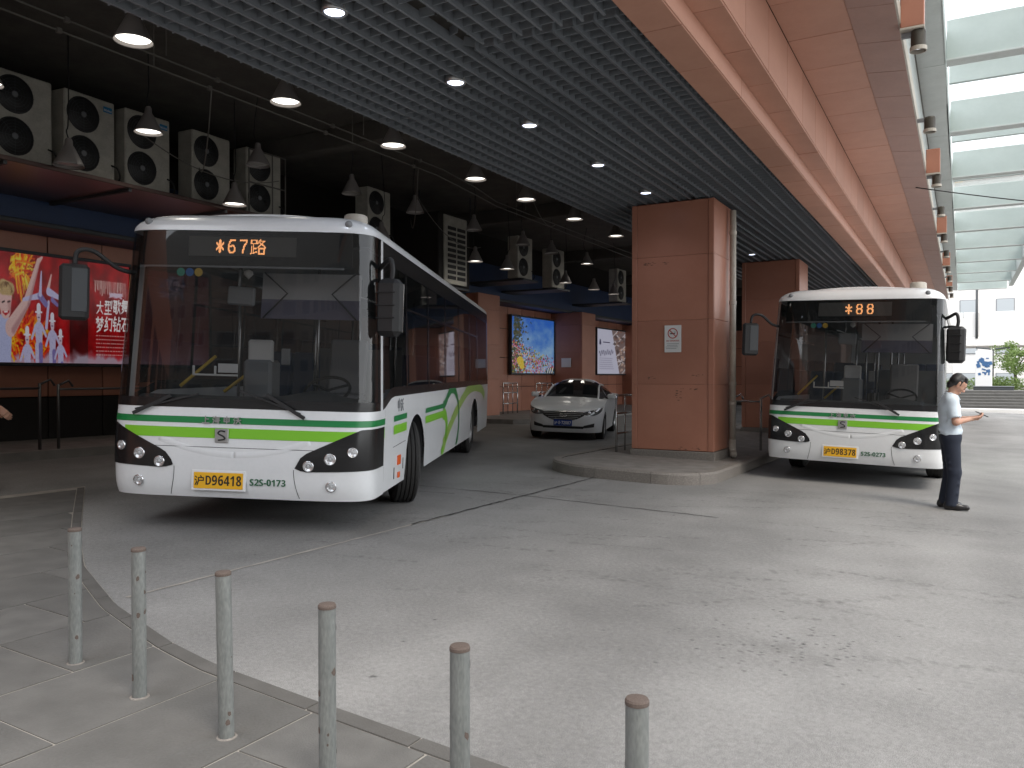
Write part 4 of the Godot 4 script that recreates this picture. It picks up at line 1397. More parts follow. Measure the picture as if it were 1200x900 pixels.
func pale_poster() -> ImageTexture:
	var W := 260; var H := 320
	var im := Image.create(W, H, false, Image.FORMAT_RGB8)
	im.fill(Color(0.84, 0.84, 0.92))
	for y in H:
		var x0 := int(130 + y * 0.22)
		for x in range(x0, W):
			im.set_pixel(x, y, Color(0.52, 0.45, 0.44) if (x + y) % 90 > 6 else Color(0.9, 0.88, 0.9))
	for k in 70:
		var p := Vector2(rng.randf_range(150, 258), rng.randf_range(0, H))
		if p.x > 140 + p.y * 0.22:
			capsule(im, p, p + Vector2(rng.randf_range(-20, 20), rng.randf_range(-14, 14)), rng.randf_range(3, 11), 3, [Color(0.80, 0.68, 0.62), Color(0.35, 0.30, 0.30), Color(0.88, 0.84, 0.86), Color(0.55, 0.40, 0.36)][k % 4], 1.2, 0.15)
	var ink := Color(0.25, 0.24, 0.36)
	capsule(im, Vector2(28, 78), Vector2(28, 104), 5, 8, ink)
	poly(im, [Vector2(54, 92), Vector2(110, 92)], 3.2, ink)
	var sc := []
	for k in 60:
		sc.append(Vector2(18 + k * 2.1, 172 - sin(k * 0.75) * 16 - k * 0.2 + sin(k * 0.31) * 6))
	poly(im, sc, 1.6, ink)
	for k in 6:
		var x := 24.0
		while x < 130 + k * 2:
			var l := rng.randf_range(3, 12)
			poly(im, [Vector2(x, 208 + k * 15), Vector2(x + l, 208 + k * 15)], 1.5, Color(0.42, 0.40, 0.52))
			x += l + 5
	return tex(im)

func build_posters() -> void:
	var put := func(label: String, t0: float, t1: float, y0: float, y1: float, tx: ImageTexture, e: float):
		# local: front +z faces +c; +x runs toward -t, so the picture is mirrored into place
		var o := thing("light_box_sign", label, "light box", Transform3D(RB * Basis(Vector3.UP, PI / 2), at(-14.38, (t0 + t1) * 0.5, y0)), "backlit posters on the back wall")
		var w := t1 - t0; var h := y1 - y0
		var st := ns()
		box(st, v3(0, h * 0.5, 0.05), v3(w + 0.02, h + 0.02, 0.1))
		obj("case", st, M.trim_dark, o)
		for f in [[v3(0, -0.03, 0.07), v3(w + 0.12, 0.06, 0.14)], [v3(0, h + 0.03, 0.07), v3(w + 0.12, 0.06, 0.14)], [v3(-w * 0.5 - 0.03, h * 0.5, 0.07), v3(0.06, h, 0.138)], [v3(w * 0.5 + 0.03, h * 0.5, 0.07), v3(0.06, h, 0.138)]]:
			st = ns()
			cbox(st, f[0], f[1], 0.01)
			obj("frame", st, M.trim_dark, o)
		st = ns()
		var q := [v3(-w * 0.5, 0, 0.105), v3(-w * 0.5, h, 0.105), v3(w * 0.5, h, 0.105), v3(w * 0.5, 0, 0.105)]
		var uv := [Vector2(0, 1), Vector2(0, 0), Vector2(1, 0), Vector2(1, 1)]
		for k in [0, 1, 2, 0, 2, 3]:
			st.set_uv(uv[k])
			st.add_vertex(q[k])
		var m := mat(Color(0.02, 0.02, 0.02), 0.3)
		m.emission_enabled = true
		m.emission = Color.BLACK
		m.emission_texture = tx
		m.emission_operator = BaseMaterial3D.EMISSION_OP_ADD
		m.emission_energy_multiplier = e
		obj("lit_screen", st, m, o)
		var l := AreaLight3D.new()
		l.name = "screen_light"
		l.area_size = Vector2(w, h)
		l.position = v3(0, h * 0.5, 0.16)
		l.rotation.y = PI
		l.light_energy = 0.35 * e
		l.light_color = Color(1.0, 0.82, 0.8)
		l.shadow_enabled = true
		o.add_child(l)
	put.call("backlit red dance show poster with white lettering, left behind the bus mirror", 7.3, 10.0, 1.84, 3.74, show_poster(), POSTER)
	put.call("backlit narrow red and pink poster, seen through the left bus windscreen", 10.15, 11.9, 1.84, 3.74, dancer_poster(), POSTER)
	put.call("backlit poster of flowers under a blue sky, on the wall beyond the bus tail", 25.3, 28.75, 1.72, 3.8, flower_poster(), POSTER * 1.2)
	put.call("backlit pale poster with script lettering, above the parked car", 33.1, 36.6, 1.72, 3.75, pale_poster(), POSTER * 1.2)

func dancer_poster() -> ImageTexture:
	var im := Image.create(200, 300, false, Image.FORMAT_RGB8)
	for y in 300:
		for x in 200:
			im.set_pixel(x, y, Color(0.45, 0.05, 0.07).lerp(Color(0.75, 0.6, 0.68), clampf((y - 170.0) / 150.0 + 0.1 * sin(x * 0.09), 0, 1)))
	for k in 60:
		capsule(im, Vector2(rng.randf_range(60, 130), rng.randf_range(10, 90)), Vector2(rng.randf_range(60, 130), rng.randf_range(10, 90)), 3, 2, [Color(0.2, 0.2, 0.45), Color(0.75, 0.6, 0.68), Color(0.3, 0.1, 0.2)][k % 3], 1, 0.1)
	return tex(im)

const POSTER := 0.115

# ------------------------------------------------------------------ vehicle shells
# A shell is a plan outline (superellipse nose and tail, straight sides) carried up through height-dependent
# narrowing and lean. q is the distance along the outline from the middle of the nose: + to the right.
class Shell:
	var W := 1.27
	var L := 10.8
	var nose := 0.6
	var tail := 0.35
	var n := 6.0
	var tab := []        # [q, x, z]
	var qs := 0.0        # q where the straight side starts
	func setup() -> Shell:
		var pts := []
		for i in 61:
			var a := i / 60.0 * PI / 2
			pts.append(Vector2(W * pow(maxf(sin(a), 0.0), 2.0 / n), -nose + nose * pow(maxf(cos(a), 0.0), 2.0 / n)))
		var k0 := pts.size() - 1
		for i in 21:
			var a := PI / 2 - i / 20.0 * PI / 2
			pts.append(Vector2(W * pow(maxf(sin(a), 0.0), 2.0 / 5.0), -(L - tail) - tail * pow(maxf(cos(a), 0.0), 2.0 / 5.0)))
		var q := 0.0
		for i in pts.size():
			if i > 0:
				q += pts[i].distance_to(pts[i - 1])
			tab.append([q, pts[i].x, pts[i].y])
			if i == k0:
				qs = q
		return self
	func qmax() -> float:
		return tab[-1][0]
	func plan(q: float) -> Vector2:
		var s := 1.0 if q >= 0 else -1.0
		q = minf(absf(q), tab[-1][0])
		var lo := 0
		var hi := tab.size() - 1
		while hi - lo > 1:
			var m := (lo + hi) / 2
			if tab[m][0] <= q:
				lo = m
			else:
				hi = m
		var f: float = (q - tab[lo][0]) / maxf(tab[hi][0] - tab[lo][0], 1e-6)
		return Vector2(s * lerpf(tab[lo][1], tab[hi][1], f), lerpf(tab[lo][2], tab[hi][2], f))
	func q_of_z(z: float) -> float:      # on the straight side
		return qs + (-nose - z)
	func q_of_x(x: float) -> float:      # on the nose
		var s := 1.0 if x >= 0 else -1.0
		for i in tab.size() - 1:
			if tab[i + 1][1] >= absf(x):
				var f: float = (absf(x) - tab[i][1]) / maxf(tab[i + 1][1] - tab[i][1], 1e-6)
				return s * lerpf(tab[i][0], tab[i + 1][0], f)
		return s * qs

var bs: Shell
func bus_f(q: float, y: float, off := 0.0) -> Vector3:
	var p := bs.plan(q)
	if off != 0.0:
		var e := bs.plan(q + 0.01) - bs.plan(q - 0.01)
		p += Vector2(-e.y, e.x).normalized() * off
	var k := 1.0 - 0.05 * clampf((y - 1.15) / 1.65, 0, 1)
	var lean := 0.11 * pow(clampf((y - 1.12) / 1.69, 0, 1), 1.25)
	if y < 1.12:
		lean = -0.035 * sin(clampf((1.12 - y) / 0.82, 0, 1) * PI)
	if y < 0.42:
		var u := (0.42 - y) / 0.14
		k *= 1.0 - 0.008 * u * u
		lean += 0.03 * u * u
	var w := smoothstep(-1.5, -0.1, p.y)
	return Vector3(p.x * k, y, p.y - lean * w)

func bus_roof(q: float, phi: float) -> Vector3:
	var p := bus_f(q, 2.80)
	var ins := 0.36 * (1.0 - cos(phi))
	return Vector3(p.x * (1.0 - ins / 1.2), 2.80 + 0.195 * sin(phi), lerpf(-bs.L * 0.5, p.z, 1.0 - ins / (bs.L * 0.5)))

func qlist(q0: float, q1: float) -> Array:      # denser near the nose and the tail
	var out := []
	var q := q0
	while q < q1 - 1e-4:
		out.append(q)
		var a := absf(q)
		q += 0.055 if a < bs.qs + 0.1 or a > bs.qmax() - 1.7 else 0.16
	out.append(q1)
	return out

func skin(st: SurfaceTool, f: Callable, qs_: Array, lo: Callable, hi: Callable, nv: int, off: float) -> void:
	var prev := []
	for q in qs_:
		var a: float = lo.call(q)
		var b: float = maxf(hi.call(q), a)
		var col := []
		for j in nv + 1:
			col.append(f.call(q, lerpf(a, b, float(j) / nv), off))
		if prev.size():
			for j in nv:
				quad(st, prev[j], prev[j + 1], col[j + 1], col[j])
		prev = col

func bskin(called: String, m: Material, parent: Node, q0: float, q1: float, lo, hi, nv: int, off := 0.0) -> MeshInstance3D:
	var st := ns(true)
	var fl: Callable = lo if lo is Callable else func(_q): return lo
	var fh: Callable = hi if hi is Callable else func(_q): return hi
	skin(st, bus_f, qlist(q0, q1), fl, fh, nv, off)
	return obj(called, st, m, parent)

func bribbon(called: String, m: Material, parent: Node, side: float, pts: Array, w: float) -> void:   # pts: Vector2(z, y) on the flank
	var st := ns()
	var L := []
	for i in pts.size():
		var d: Vector2 = (pts[mini(i + 1, pts.size() - 1)] - pts[maxi(i - 1, 0)]).normalized()
		var nrm := Vector2(-d.y, d.x) * w * 0.5
		L.append([pts[i] - nrm, pts[i] + nrm])
	for i in L.size() - 1:
		var P := func(v: Vector2) -> Vector3:
			var y := clampf(v.y, 0.305, 1.26)
			return bus_f(side * bs.q_of_z(v.x), y) + Vector3(side * 0.004, 0, 0)
		oquad(st, P.call(L[i][0]), P.call(L[i][1]), P.call(L[i + 1][1]), P.call(L[i + 1][0]), Vector3(side, 0, 0))
	obj(called, st, m, parent)

func wheel(parent: Node, called: String, pos: Vector3, r: float, w: float, side: float, steer: float, rim_m: Material) -> void:
	var o := Node3D.new()
	o.name = called
	parent.add_child(o, true)
	o.transform = Transform3D(Basis(Vector3.UP, steer) * Basis(Vector3.BACK, -side * PI / 2), pos)   # local +y points outward
	var st := ns(true)
	var g := w * 0.5
	var prof := [Vector2(r * 0.60, -g), Vector2(r * 0.86, -g), Vector2(r * 0.965, -g * 0.86)]
	for k in 5:       # tread ribs with grooves between them
		var y0 := -g * 0.78 + k * g * 0.33
		prof.append_array([Vector2(r * 0.995, y0), Vector2(r, y0 + g * 0.03), Vector2(r, y0 + g * 0.22), Vector2(r * 0.995, y0 + g * 0.24)])
		if k < 4:
			prof.append_array([Vector2(r * 0.968, y0 + g * 0.25), Vector2(r * 0.968, y0 + g * 0.32)])
	prof.append_array([Vector2(r * 0.965, g * 0.86), Vector2(r * 0.86, g), Vector2(r * 0.66, g * 0.96), Vector2(r * 0.60, g * 0.8)])
	for i in prof.size() - 1:
		st.set_smooth_group(i)
		lathe(st, [prof[i], prof[i + 1]], 40)
	obj("tyre", st, M.rubber, o)
	st = ns(true)
	lathe(st, [Vector2(r * 0.61, g * 0.86), Vector2(r * 0.57, g * 0.9), Vector2(r * 0.53, g * 0.55), Vector2(r * 0.34, g * 0.35), Vector2(r * 0.30, g * 0.62), Vector2(r * 0.12, g * 0.7), Vector2(0, g * 0.72)], 32)
	obj("rim", st, rim_m, o)
	st = ns()
	for k in 10:
		var a := TAU * k / 10
		lathe(st, [Vector2(r * 0.035, g * 0.3), Vector2(r * 0.035, g * 0.72), Vector2(0, g * 0.74)], 6, Transform3D(Basis(), Vector3(cos(a) * r * 0.24, 0, sin(a) * r * 0.24)))
	obj("wheel_nut", st, M.silver, o)

func lamp_round(parent: Node, q: float, y: float, r: float, called := "lamp") -> void:
	var c := bus_f(q, y, 0.004)
	var e := bus_f(q + 0.01, y) - bus_f(q - 0.01, y)
	var u := bus_f(q, y + 0.01) - bus_f(q, y - 0.01)
	var nrm := u.cross(e).normalized() * -1.0
	if nrm.z < 0:
		nrm = -nrm
	var bx_ := e.normalized()
	var xf := Transform3D(Basis(bx_, nrm, bx_.cross(nrm)), c)
	var st := ns(true)
	lathe(st, [Vector2(r * 1.2, 0.0), Vector2(r * 1.18, 0.014), Vector2(r * 1.0, 0.016), Vector2(r * 0.8, 0.004), Vector2(r * 0.35, 0.001), Vector2(0, 0.001)], 24, xf)
	var o := obj(called, st, M.chrome, parent)
	st = ns(true)
	lathe(st, [Vector2(r * 1.0, 0.014), Vector2(r * 0.7, 0.022), Vector2(0, 0.026)], 24, xf)
	obj("lens", st, M.lens, o)
	st = ns(true)
	lathe(st, [Vector2(r * 0.34, 0.002), Vector2(r * 0.3, 0.014), Vector2(0, 0.017)], 14, xf)
	obj("bulb_cap", st, M.silver, o)

func make_bus(xf: Transform3D, label: String, route: String, plate: String, fleet: String, steer: float) -> Node3D:
	bs = Shell.new().setup()
	var o := thing("city_bus", label, "bus", xf, "city buses at the station")
	var QM := bs.qmax()
	var axle := [-2.1 - 0.15, -8.15]
	var arch := func(q: float) -> float:
		var z := bs.plan(q).y
		var y := 0.30
		for a in axle:
			var d := absf(z - a)
			if d < 0.60:
				y = maxf(y, 0.42 + sqrt(0.36 - d * d) * 0.97)
		return y
	var belt := func(q: float) -> float:      # top of the white lower body
		var p := bs.plan(q)
		return lerpf(1.13, 1.25, smoothstep(-0.45, -1.0, p.y))
	# lower body: front bumper and panel, two flanks, tail
	var qf := bs.q_of_x(1.2)
	bskin("front_panel", M.paint, o, -bs.qs, bs.qs, 0.29, belt, 16)
	for s in [-1.0, 1.0]:
		var a := bs.qs + 0.004
		var e := QM - 1.35
		var st := ns(true)
		var qs_ := []
		var q := a
		while q < e:
			qs_.append(q)
			q += 0.03
		qs_.append(e)
		if s > 0:
			skin(st, bus_f, qs_, arch, belt, 6, 0.0)
		else:
			qs_.reverse()
			skin(st, bus_f, qs_.map(func(v): return -v), arch, belt, 6, 0.0)
		obj("side_panel", st, M.paint, o)
		# arch liner
		for zc in axle:
			st = ns(true)
			for k in 16:
				var a0 := PI * k / 16.0
				var a1 := PI * (k + 1) / 16.0
				quad(st, v3(s * 1.245, 0.42 + sin(a0) * 0.585, zc + cos(a0) * 0.6), v3(s * 0.75, 0.42 + sin(a0) * 0.585, zc + cos(a0) * 0.6), v3(s * 0.75, 0.42 + sin(a1) * 0.585, zc + cos(a1) * 0.6), v3(s * 1.245, 0.42 + sin(a1) * 0.585, zc + cos(a1) * 0.6))
			obj("wheel_arch", st, M.black_matt, o)
	bskin("tail_panel", M.paint, o, QM - 1.35, QM, 0.30, 2.80, 8)
	bskin("tail_panel", M.paint, o, -QM, -QM + 1.35, 0.30, 2.80, 8)
	# roof: coved edge and crown
	var st := ns(true)
	var prev := []
	for q in qlist(-QM, QM):
		var col := []
		for j in 8:
			col.append(bus_roof(q, j / 7.0 * PI / 2))
		if prev.size():
			for j in 7:
				quad(st, prev[j], prev[j + 1], col[j + 1], col[j])
		prev = col
	prev = []
	for q in qlist(0.0, QM):
		var a := bus_roof(q, PI / 2)
		var b := bus_roof(-q, PI / 2)
		var col := []
		for j in 9:
			var f := j / 8.0
			var p := a.lerp(b, f)
			p.y += 0.05 * (1.0 - pow(2 * f - 1, 2)) * clampf(absf(a.x) / 0.9, 0, 1)
			col.append(p)
		if prev.size():
			for j in 8:
				quad(st, prev[j], prev[j + 1], col[j + 1], col[j])
		prev = col
	obj("roof", st, M.paint, o)
	# black header with the destination display, glazing round the nose
	var qg := bs.qs - 0.2
	bskin("header_panel", M.black, o, -bs.q_of_x(1.08), bs.q_of_x(1.08), 2.465, 2.797, 4, -0.014)
	bskin("windscreen", M.glass, o, -qg + 0.05, qg - 0.05, 1.18, 2.797, 16, -0.004)
	bskin("windscreen_edge", M.black, o, -qg, qg, 1.128, 1.215, 2, 0.002)
	bskin("windscreen_edge", M.trim_grey, o, -bs.q_of_x(1.08), bs.q_of_x(1.0), 2.448, 2.466, 1, -0.011)
	for s in [-1.0, 1.0]:
		bskin("windscreen_edge", M.black, o, s * qg - (0.055 if s > 0 else 0.0), s * qg + (0.0 if s > 0 else 0.055), 1.185, 2.797, 8, 0.002)
		# white corner post behind the screen
		bskin("corner_post", M.paint, o, minf(s * qg, s * (bs.qs - 0.1)), maxf(s * qg, s * (bs.qs - 0.1)), belt, 2.797, 8, 0.0)
		# window band: black surround strips, panes, posts
		var a := bs.qs - 0.1
		var e := QM - 1.35
		bskin("window_surround", M.black, o, minf(s * a, s * e), maxf(s * a, s * e), belt, func(q): return belt.call(q) + 0.10, 1, 0.001)
		bskin("window_surround", M.black, o, minf(s * a, s * e), maxf(s * a, s * e), 2.60, 2.797, 1, 0.001)
		var cuts := [a, bs.qs + 1.05, bs.qs + 2.45, bs.qs + 3.9, bs.qs + 5.35, bs.qs + 6.8, bs.qs + 8.0, e]
		for i in cuts.size() - 1:
			bskin("side_window", M.tint, o, minf(s * cuts[i], s * cuts[i + 1]), maxf(s * cuts[i], s * cuts[i + 1]), 1.33, 2.61, 4, -0.006)
			var c0: float = cuts[i]
			bskin("window_post", M.black, o, minf(s * c0, s * (c0 + 0.07)), maxf(s * c0, s * (c0 + 0.07)), 1.30, 2.62, 4, 0.002)
			if i > 0 and i < 6:
				bskin("vent_bar", M.black, o, minf(s * c0, s * cuts[i + 1]), maxf(s * c0, s * cuts[i + 1]), 2.20, 2.225, 1, 0.002)
	# display
	var dz := bus_f(0.0, 2.64, 0.0)
	var tilt := atan2(bus_f(0, 2.56).z - bus_f(0, 2.74).z, 0.18)
	var dxf := Transform3D(Basis(Vector3.RIGHT, -tilt), dz + Vector3(0, 0, -0.007))
	st = ns()
	cbox(st, v3(-0.02, 0.01, -0.004), v3(1.04, 0.19 if route.length() > 3 else 0.21, 0.008), 0.002)
	var disp := obj("destination_display", st, M.led_off, o, dxf)
	if route.length() > 3:
		led_dots(disp, route, 0.15, v3(-0.28, -0.065, 0.004), 18, 0.66)
	else:
		led_dots(disp, route, 0.18, v3(-0.16, -0.08, 0.004), 15, 0.72)
	# stripes across the nose and along the flanks
	bskin("stripe", M.green, o, -bs.qs, bs.qs, 0.985, 1.045, 1, 0.0035)
	bskin("stripe", M.lime, o, -bs.q_of_x(1.08), bs.qs, 0.85, 0.945, 1, 0.0035)
	for s in [-1.0, 1.0]:
		for seg in [[-1.0, -1.66], [-2.84, -4.25]]:
			bribbon("stripe", M.green, o, s, [Vector2(seg[0], 1.015), Vector2(seg[1], 1.02)], 0.062)
			bribbon("stripe", M.lime, o, s, [Vector2(seg[0], 0.898), Vector2(seg[1], 0.90)], 0.095)
		bribbon("stripe", M.green, o, s, spline([Vector2(-4.25, 1.02), Vector2(-4.5, 1.07), Vector2(-4.75, 1.17), Vector2(-5.1, 1.235), Vector2(-5.5, 1.19), Vector2(-5.8, 1.02), Vector2(-5.95, 0.75), Vector2(-5.9, 0.52), Vector2(-5.7, 0.31)], 6), 0.12)
		bribbon("stripe", M.lime, o, s, spline([Vector2(-4.25, 0.90), Vector2(-4.45, 0.88), Vector2(-4.6, 0.78), Vector2(-4.62, 0.62), Vector2(-4.45, 0.45), Vector2(-4.2, 0.31)], 6), 0.17)
		bribbon("stripe", M.olive, o, s, spline([Vector2(-4.35, 0.45), Vector2(-4.75, 0.6), Vector2(-5.5, 0.84), Vector2(-6.5, 1.08), Vector2(-7.3, 1.2), Vector2(-8.3, 1.225), Vector2(-9.3, 1.15), Vector2(-9.9, 1.0)], 6), 0.17)
	# headlights
	for s in [-1.0, 1.0]:
		var top := func(q):
			var x := absf(bs.plan(q).x)
			var f := clampf((x - 0.58) / 0.60, 0, 1)
			return 0.595 + 0.09 * pow(minf(f / 0.14, 1.0), 0.5) + 0.28 * pow(f, 1.0)
		var bot := func(q):
			var x := absf(bs.plan(q).x)
			var f := clampf((x - 0.58) / 0.60, 0, 1)
			return 0.595 - 0.035 * pow(minf(f / 0.2, 1.0), 0.5) + 0.02 * f
		var qa := bs.q_of_x(0.58)
		var qb := bs.qs - 0.03
		var hl := bskin("headlight", M.black, o, minf(s * qa, s * qb), maxf(s * qa, s * qb), bot, top, 6, 0.006)
		lamp_round(hl, s * (qa + 0.13), 0.62, 0.043)
		lamp_round(hl, s * (qa + 0.33), 0.69, 0.046)
		lamp_round(hl, s * (qa + 0.53), 0.755, 0.04)
		lamp_round(o, s * bs.q_of_x(0.92), 0.435, 0.042, "fog_lamp")
		# bumper corner seam
		st = ns(true)
		var sp := []
		for k in 9:
			var f := k / 8.0
			sp.append(bus_f(s * bs.q_of_x(0.57 + 0.05 * f * f), 0.58 - 0.27 * f, 0.001))
		tube(st, sp, 0.003, 5)
		obj("seam", st, M.seam, o)
		# roof marker lamp
		st = ns(true)
		lathe(st, [Vector2(0.035, 0), Vector2(0.032, 0.02), Vector2(0, 0.028)], 16, Transform3D(Basis(Vector3.RIGHT, PI / 2), bus_roof(s * bs.q_of_x(1.05), 0.4) + v3(0, 0.01, -0.005)))
		obj("marker_lamp", st, M.trim_grey, o)
		# wipers
		var wx := -0.98 if s < 0 else 0.66
		var wp := Node3D.new()
		wp.name = "wiper"
		o.add_child(wp, true)
		st = ns()
		var foot := bus_f(bs.q_of_x(wx), 1.06, 0.02)
		var tip := bus_f(bs.q_of_x(wx + (0.36 if s < 0 else -0.36)), 1.235 if s < 0 else 1.27, 0.045)
		var ax := (tip - foot)
		box(st, (foot + tip) * 0.5, v3(ax.length(), 0.03, 0.02), Basis(Vector3.BACK, atan2(ax.y, ax.x)))
		obj("arm", st, M.black_matt, wp)
		st = ns()
		var b0 := bus_f(bs.q_of_x(wx + (0.02 if s < 0 else -0.04)), 1.10, 0.03)
		var b1 := bus_f(bs.q_of_x(wx + (0.62 if s < 0 else -0.62)), 1.255 if s < 0 else 1.30, 0.03)
		var bx2 := b1 - b0
		box(st, (b0 + b1) * 0.5, v3(bx2.length(), 0.016, 0.016), Basis(Vector3.BACK, atan2(bx2.y, bx2.x)))
		obj("blade", st, M.black_matt, wp)
	# smile crease and panel seams
	for s in [-1.0, 1.0]:
		st = ns(true)
		var sp := []
		for k in 25:
			var f := k / 24.0
			sp.append(bus_f(s * (0.001 + f * 0.72), 0.70 + 0.135 * pow(f, 2.0), -0.1165))
		tube(st, sp, 0.12, 36)
		obj("crease", st, M.paint, o)
	st = ns(true)
	var sp2 := []
	for k in 31:
		sp2.append(bus_f(lerpf(-0.86, 0.86, k / 30.0), 0.765, 0.0005))
	tube(st, sp2, 0.0028, 5)
	obj("seam", st, M.seam, o)
	# plate, fleet number, maker's lettering, emblem
	var fz := bus_f(-0.14, 0.43).z
	st = ns()
	cbox(st, v3(0, 0, 0), v3(0.52, 0.19, 0.012), 0.006)
	var pl := obj("licence_plate", st, M.paint, o, Transform3D(Basis(Vector3.RIGHT, -0.03), v3(-0.14, 0.455, fz + 0.012)))
	st = ns()
	cbox(st, v3(0, 0, 0.008), v3(0.47, 0.15, 0.006), 0.003)
	obj("plate_face", st, M.plate_yellow, pl)
	st = ns()
	strokes(st, "沪", v3(-0.222, -0.046, 0.0112), 0.09, 0.010, 0.002)
	obj("characters", st, M.ink, pl)
	text("characters", "D", 0.085, 0.002, M.ink, pl, Transform3D(Basis().scaled(v3(0.8, 1, 1)), v3(-0.095, 0, 0.0112)), "Droid Sans", 700)
	for k in plate.length():
		text("characters", plate[k], 0.092, 0.002, M.ink, pl, Transform3D(Basis().scaled(v3(0.8, 1, 1)), v3(-0.035 + k * 0.058, 0, 0.0112)), "Droid Sans", 700)
	text("fleet_number", fleet, 0.06, 0.004, M.ink_green, o, Transform3D(Basis(Vector3.UP, 0.02), v3(0.325, 0.45, bus_f(0.3, 0.44).z + 0.007)), "Droid Sans", 700)
	var word := "上海申沃"
	for k in 4:
		st = ns()
		strokes(st, word[k], v3(-0.33 + k * 0.1, 0.985, 0), 0.07, 0.009, 0.008)
		obj("name_lettering", st, M.silver, o, Transform3D(Basis(), v3(0.02, 0, bus_f(0.12, 1.02).z + 0.012)))
	st = ns()
	cbox(st, Vector3.ZERO, v3(0.13, 0.13, 0.014), 0.006)
	var em := obj("emblem", st, M.silver, o, Transform3D(Basis(), v3(-0.115, 0.875, bus_f(-0.115, 0.875).z + 0.012)))
	st = ns(true)
	tube(st, spline([v3(0.035, 0.04, 0.009), v3(-0.01, 0.045, 0.009), v3(-0.03, 0.02, 0.009), v3(0.02, -0.005, 0.009), v3(0.03, -0.03, 0.009), v3(-0.03, -0.042, 0.009)], 4), 0.008, 6)
	obj("mark", st, M.black_matt, em)
	# flank details on the driver's side
	for k in 2:
		var tl := ns()
		box(tl, bus_f(bs.q_of_z(-1.28), 0.56 - k * 0.16) + v3(0.006, 0, 0), v3(0.012, 0.10 - k * 0.04, 0.14 - k * 0.06))
		obj("side_reflector", tl, M.amber_lens, o)
	for k in 2:
		var fl := ns()
		box(fl, bus_f(bs.q_of_z([-1.06, -1.5][k]), [0.44, 0.5][k]) + v3(0.003, 0, 0), v3(0.004, 0.12, 0.02))
		obj("vent_slot", fl, M.seam, o)
	st = ns(true)
	tube(st, [bus_f(bs.q_of_z(-1.0), 0.72, 0.001), bus_f(bs.q_of_z(-1.62), 0.74, 0.001)], 0.003, 5)
	obj("seam", st, M.seam, o)
	st = ns()
	for k in 2:
		strokes(st, ["申", "沃"][k], v3(k * 0.16, 0, 0), 0.13, 0.018, 0.004)
	obj("side_lettering", st, M.trim_grey, o, Transform3D(Basis(Vector3.UP, PI / 2), v3(bus_f(bs.q_of_z(-1.3), 1.13).x + 0.002, 1.09, -1.16)))
	for s in [-1.0, 1.0]:
		for k in 4:
			var gr := ns()
			box(gr, v3(s * 1.249, 0.62 + k * 0.1, -9.35), v3(0.012, 0.035, 0.5))
			obj("vent_slot", gr, M.seam, o)
	# roof vent drum
	st = ns(true)
	lathe(st, [Vector2(0.125, 0), Vector2(0.12, 0.14), Vector2(0.10, 0.155), Vector2(0, 0.16)], 24)
	obj("roof_vent", st, M.white_pipe, o, Transform3D(Basis(), v3(0.80, 2.985, -1.05)))
	# wheels
	for s in [-1.0, 1.0]:
		for i in 2:
			wheel(o, "wheel", v3(s * (1.115 if i == 0 else 1.07), 0.435, axle[i]), 0.485, 0.29, s, steer if i == 0 else 0.0, M.silver)
	# underbody
	st = ns()
	box(st, v3(0, 0.42, -5.4), v3(1.5, 0.25, 9.6))
	box(st, v3(0, 0.36, -0.75), v3(2.1, 0.12, 1.0))
	obj("underbody", st, M.black_matt, o)
	bus_mirrors(o)
	bus_interior(o)
	return o

func bus_mirrors(o: Node3D) -> void:
	# kerb side: long curved arm, housing hangs clear of the body
	var m := Node3D.new(); m.name = "wing_mirror"; o.add_child(m, true)
	var st := ns(true)
	tube(st, spline([v3(-1.16, 2.40, -0.28), v3(-1.25, 2.43, -0.12), v3(-1.38, 2.56, 0.05), v3(-1.50, 2.55, 0.10), v3(-1.53, 2.43, 0.10)], 6), 0.022, 8)
	obj("arm", st, M.black_matt, m)
	st = ns()
	cbox(st, v3(-1.53, 2.17, 0.10), v3(0.25, 0.52, 0.10), 0.035, Basis(Vector3.UP, 0.5))
	obj("housing", st, M.black_matt, m)
	st = ns()
	cbox(st, v3(-1.53, 2.17, 0.10) + Basis(Vector3.UP, 0.5) * v3(0, 0, -0.052), v3(0.21, 0.46, 0.006), 0.002, Basis(Vector3.UP, 0.5))
	obj("mirror_glass", st, M.chrome, m)
	st = ns()
	cbox(st, v3(-1.53, 2.17, 0.10) + Basis(Vector3.UP, 0.5) * v3(0.045, 0.02, 0.052), v3(0.13, 0.40, 0.008), 0.003, Basis(Vector3.UP, 0.5))
	obj("front_mirror_glass", st, M.trim_dark, m)
	# driver's side: short loop arm close to the flank
	m = Node3D.new(); m.name = "wing_mirror"; o.add_child(m, true)
	st = ns(true)
	tube(st, spline([v3(1.17, 2.50, -0.55), v3(1.26, 2.54, -0.40), v3(1.35, 2.58, -0.30), v3(1.38, 2.48, -0.28), v3(1.37, 2.38, -0.28)], 6), 0.024, 8)
	tube(st, spline([v3(1.17, 2.38, -0.55), v3(1.28, 2.40, -0.42), v3(1.38, 2.38, -0.32)], 6), 0.018, 8)
	obj("arm", st, M.black_matt, m)
	st = ns()
	cbox(st, v3(1.36, 2.12, -0.28), v3(0.25, 0.54, 0.15), 0.045, Basis(Vector3.UP, -0.35))
	for k in 3:
		cbox(st, v3(1.36, 2.02 + k * 0.12, -0.28) + Basis(Vector3.UP, -0.35) * v3(0, 0, 0.078), v3(0.22, 0.012, 0.012), 0.004, Basis(Vector3.UP, -0.35))
	obj("housing", st, M.black_matt, m)
	st = ns()
	cbox(st, v3(1.36, 2.12, -0.28) + Basis(Vector3.UP, -0.35) * v3(0, 0, -0.077), v3(0.21, 0.46, 0.006), 0.002, Basis(Vector3.UP, -0.35))
	obj("mirror_glass", st, M.chrome, m)

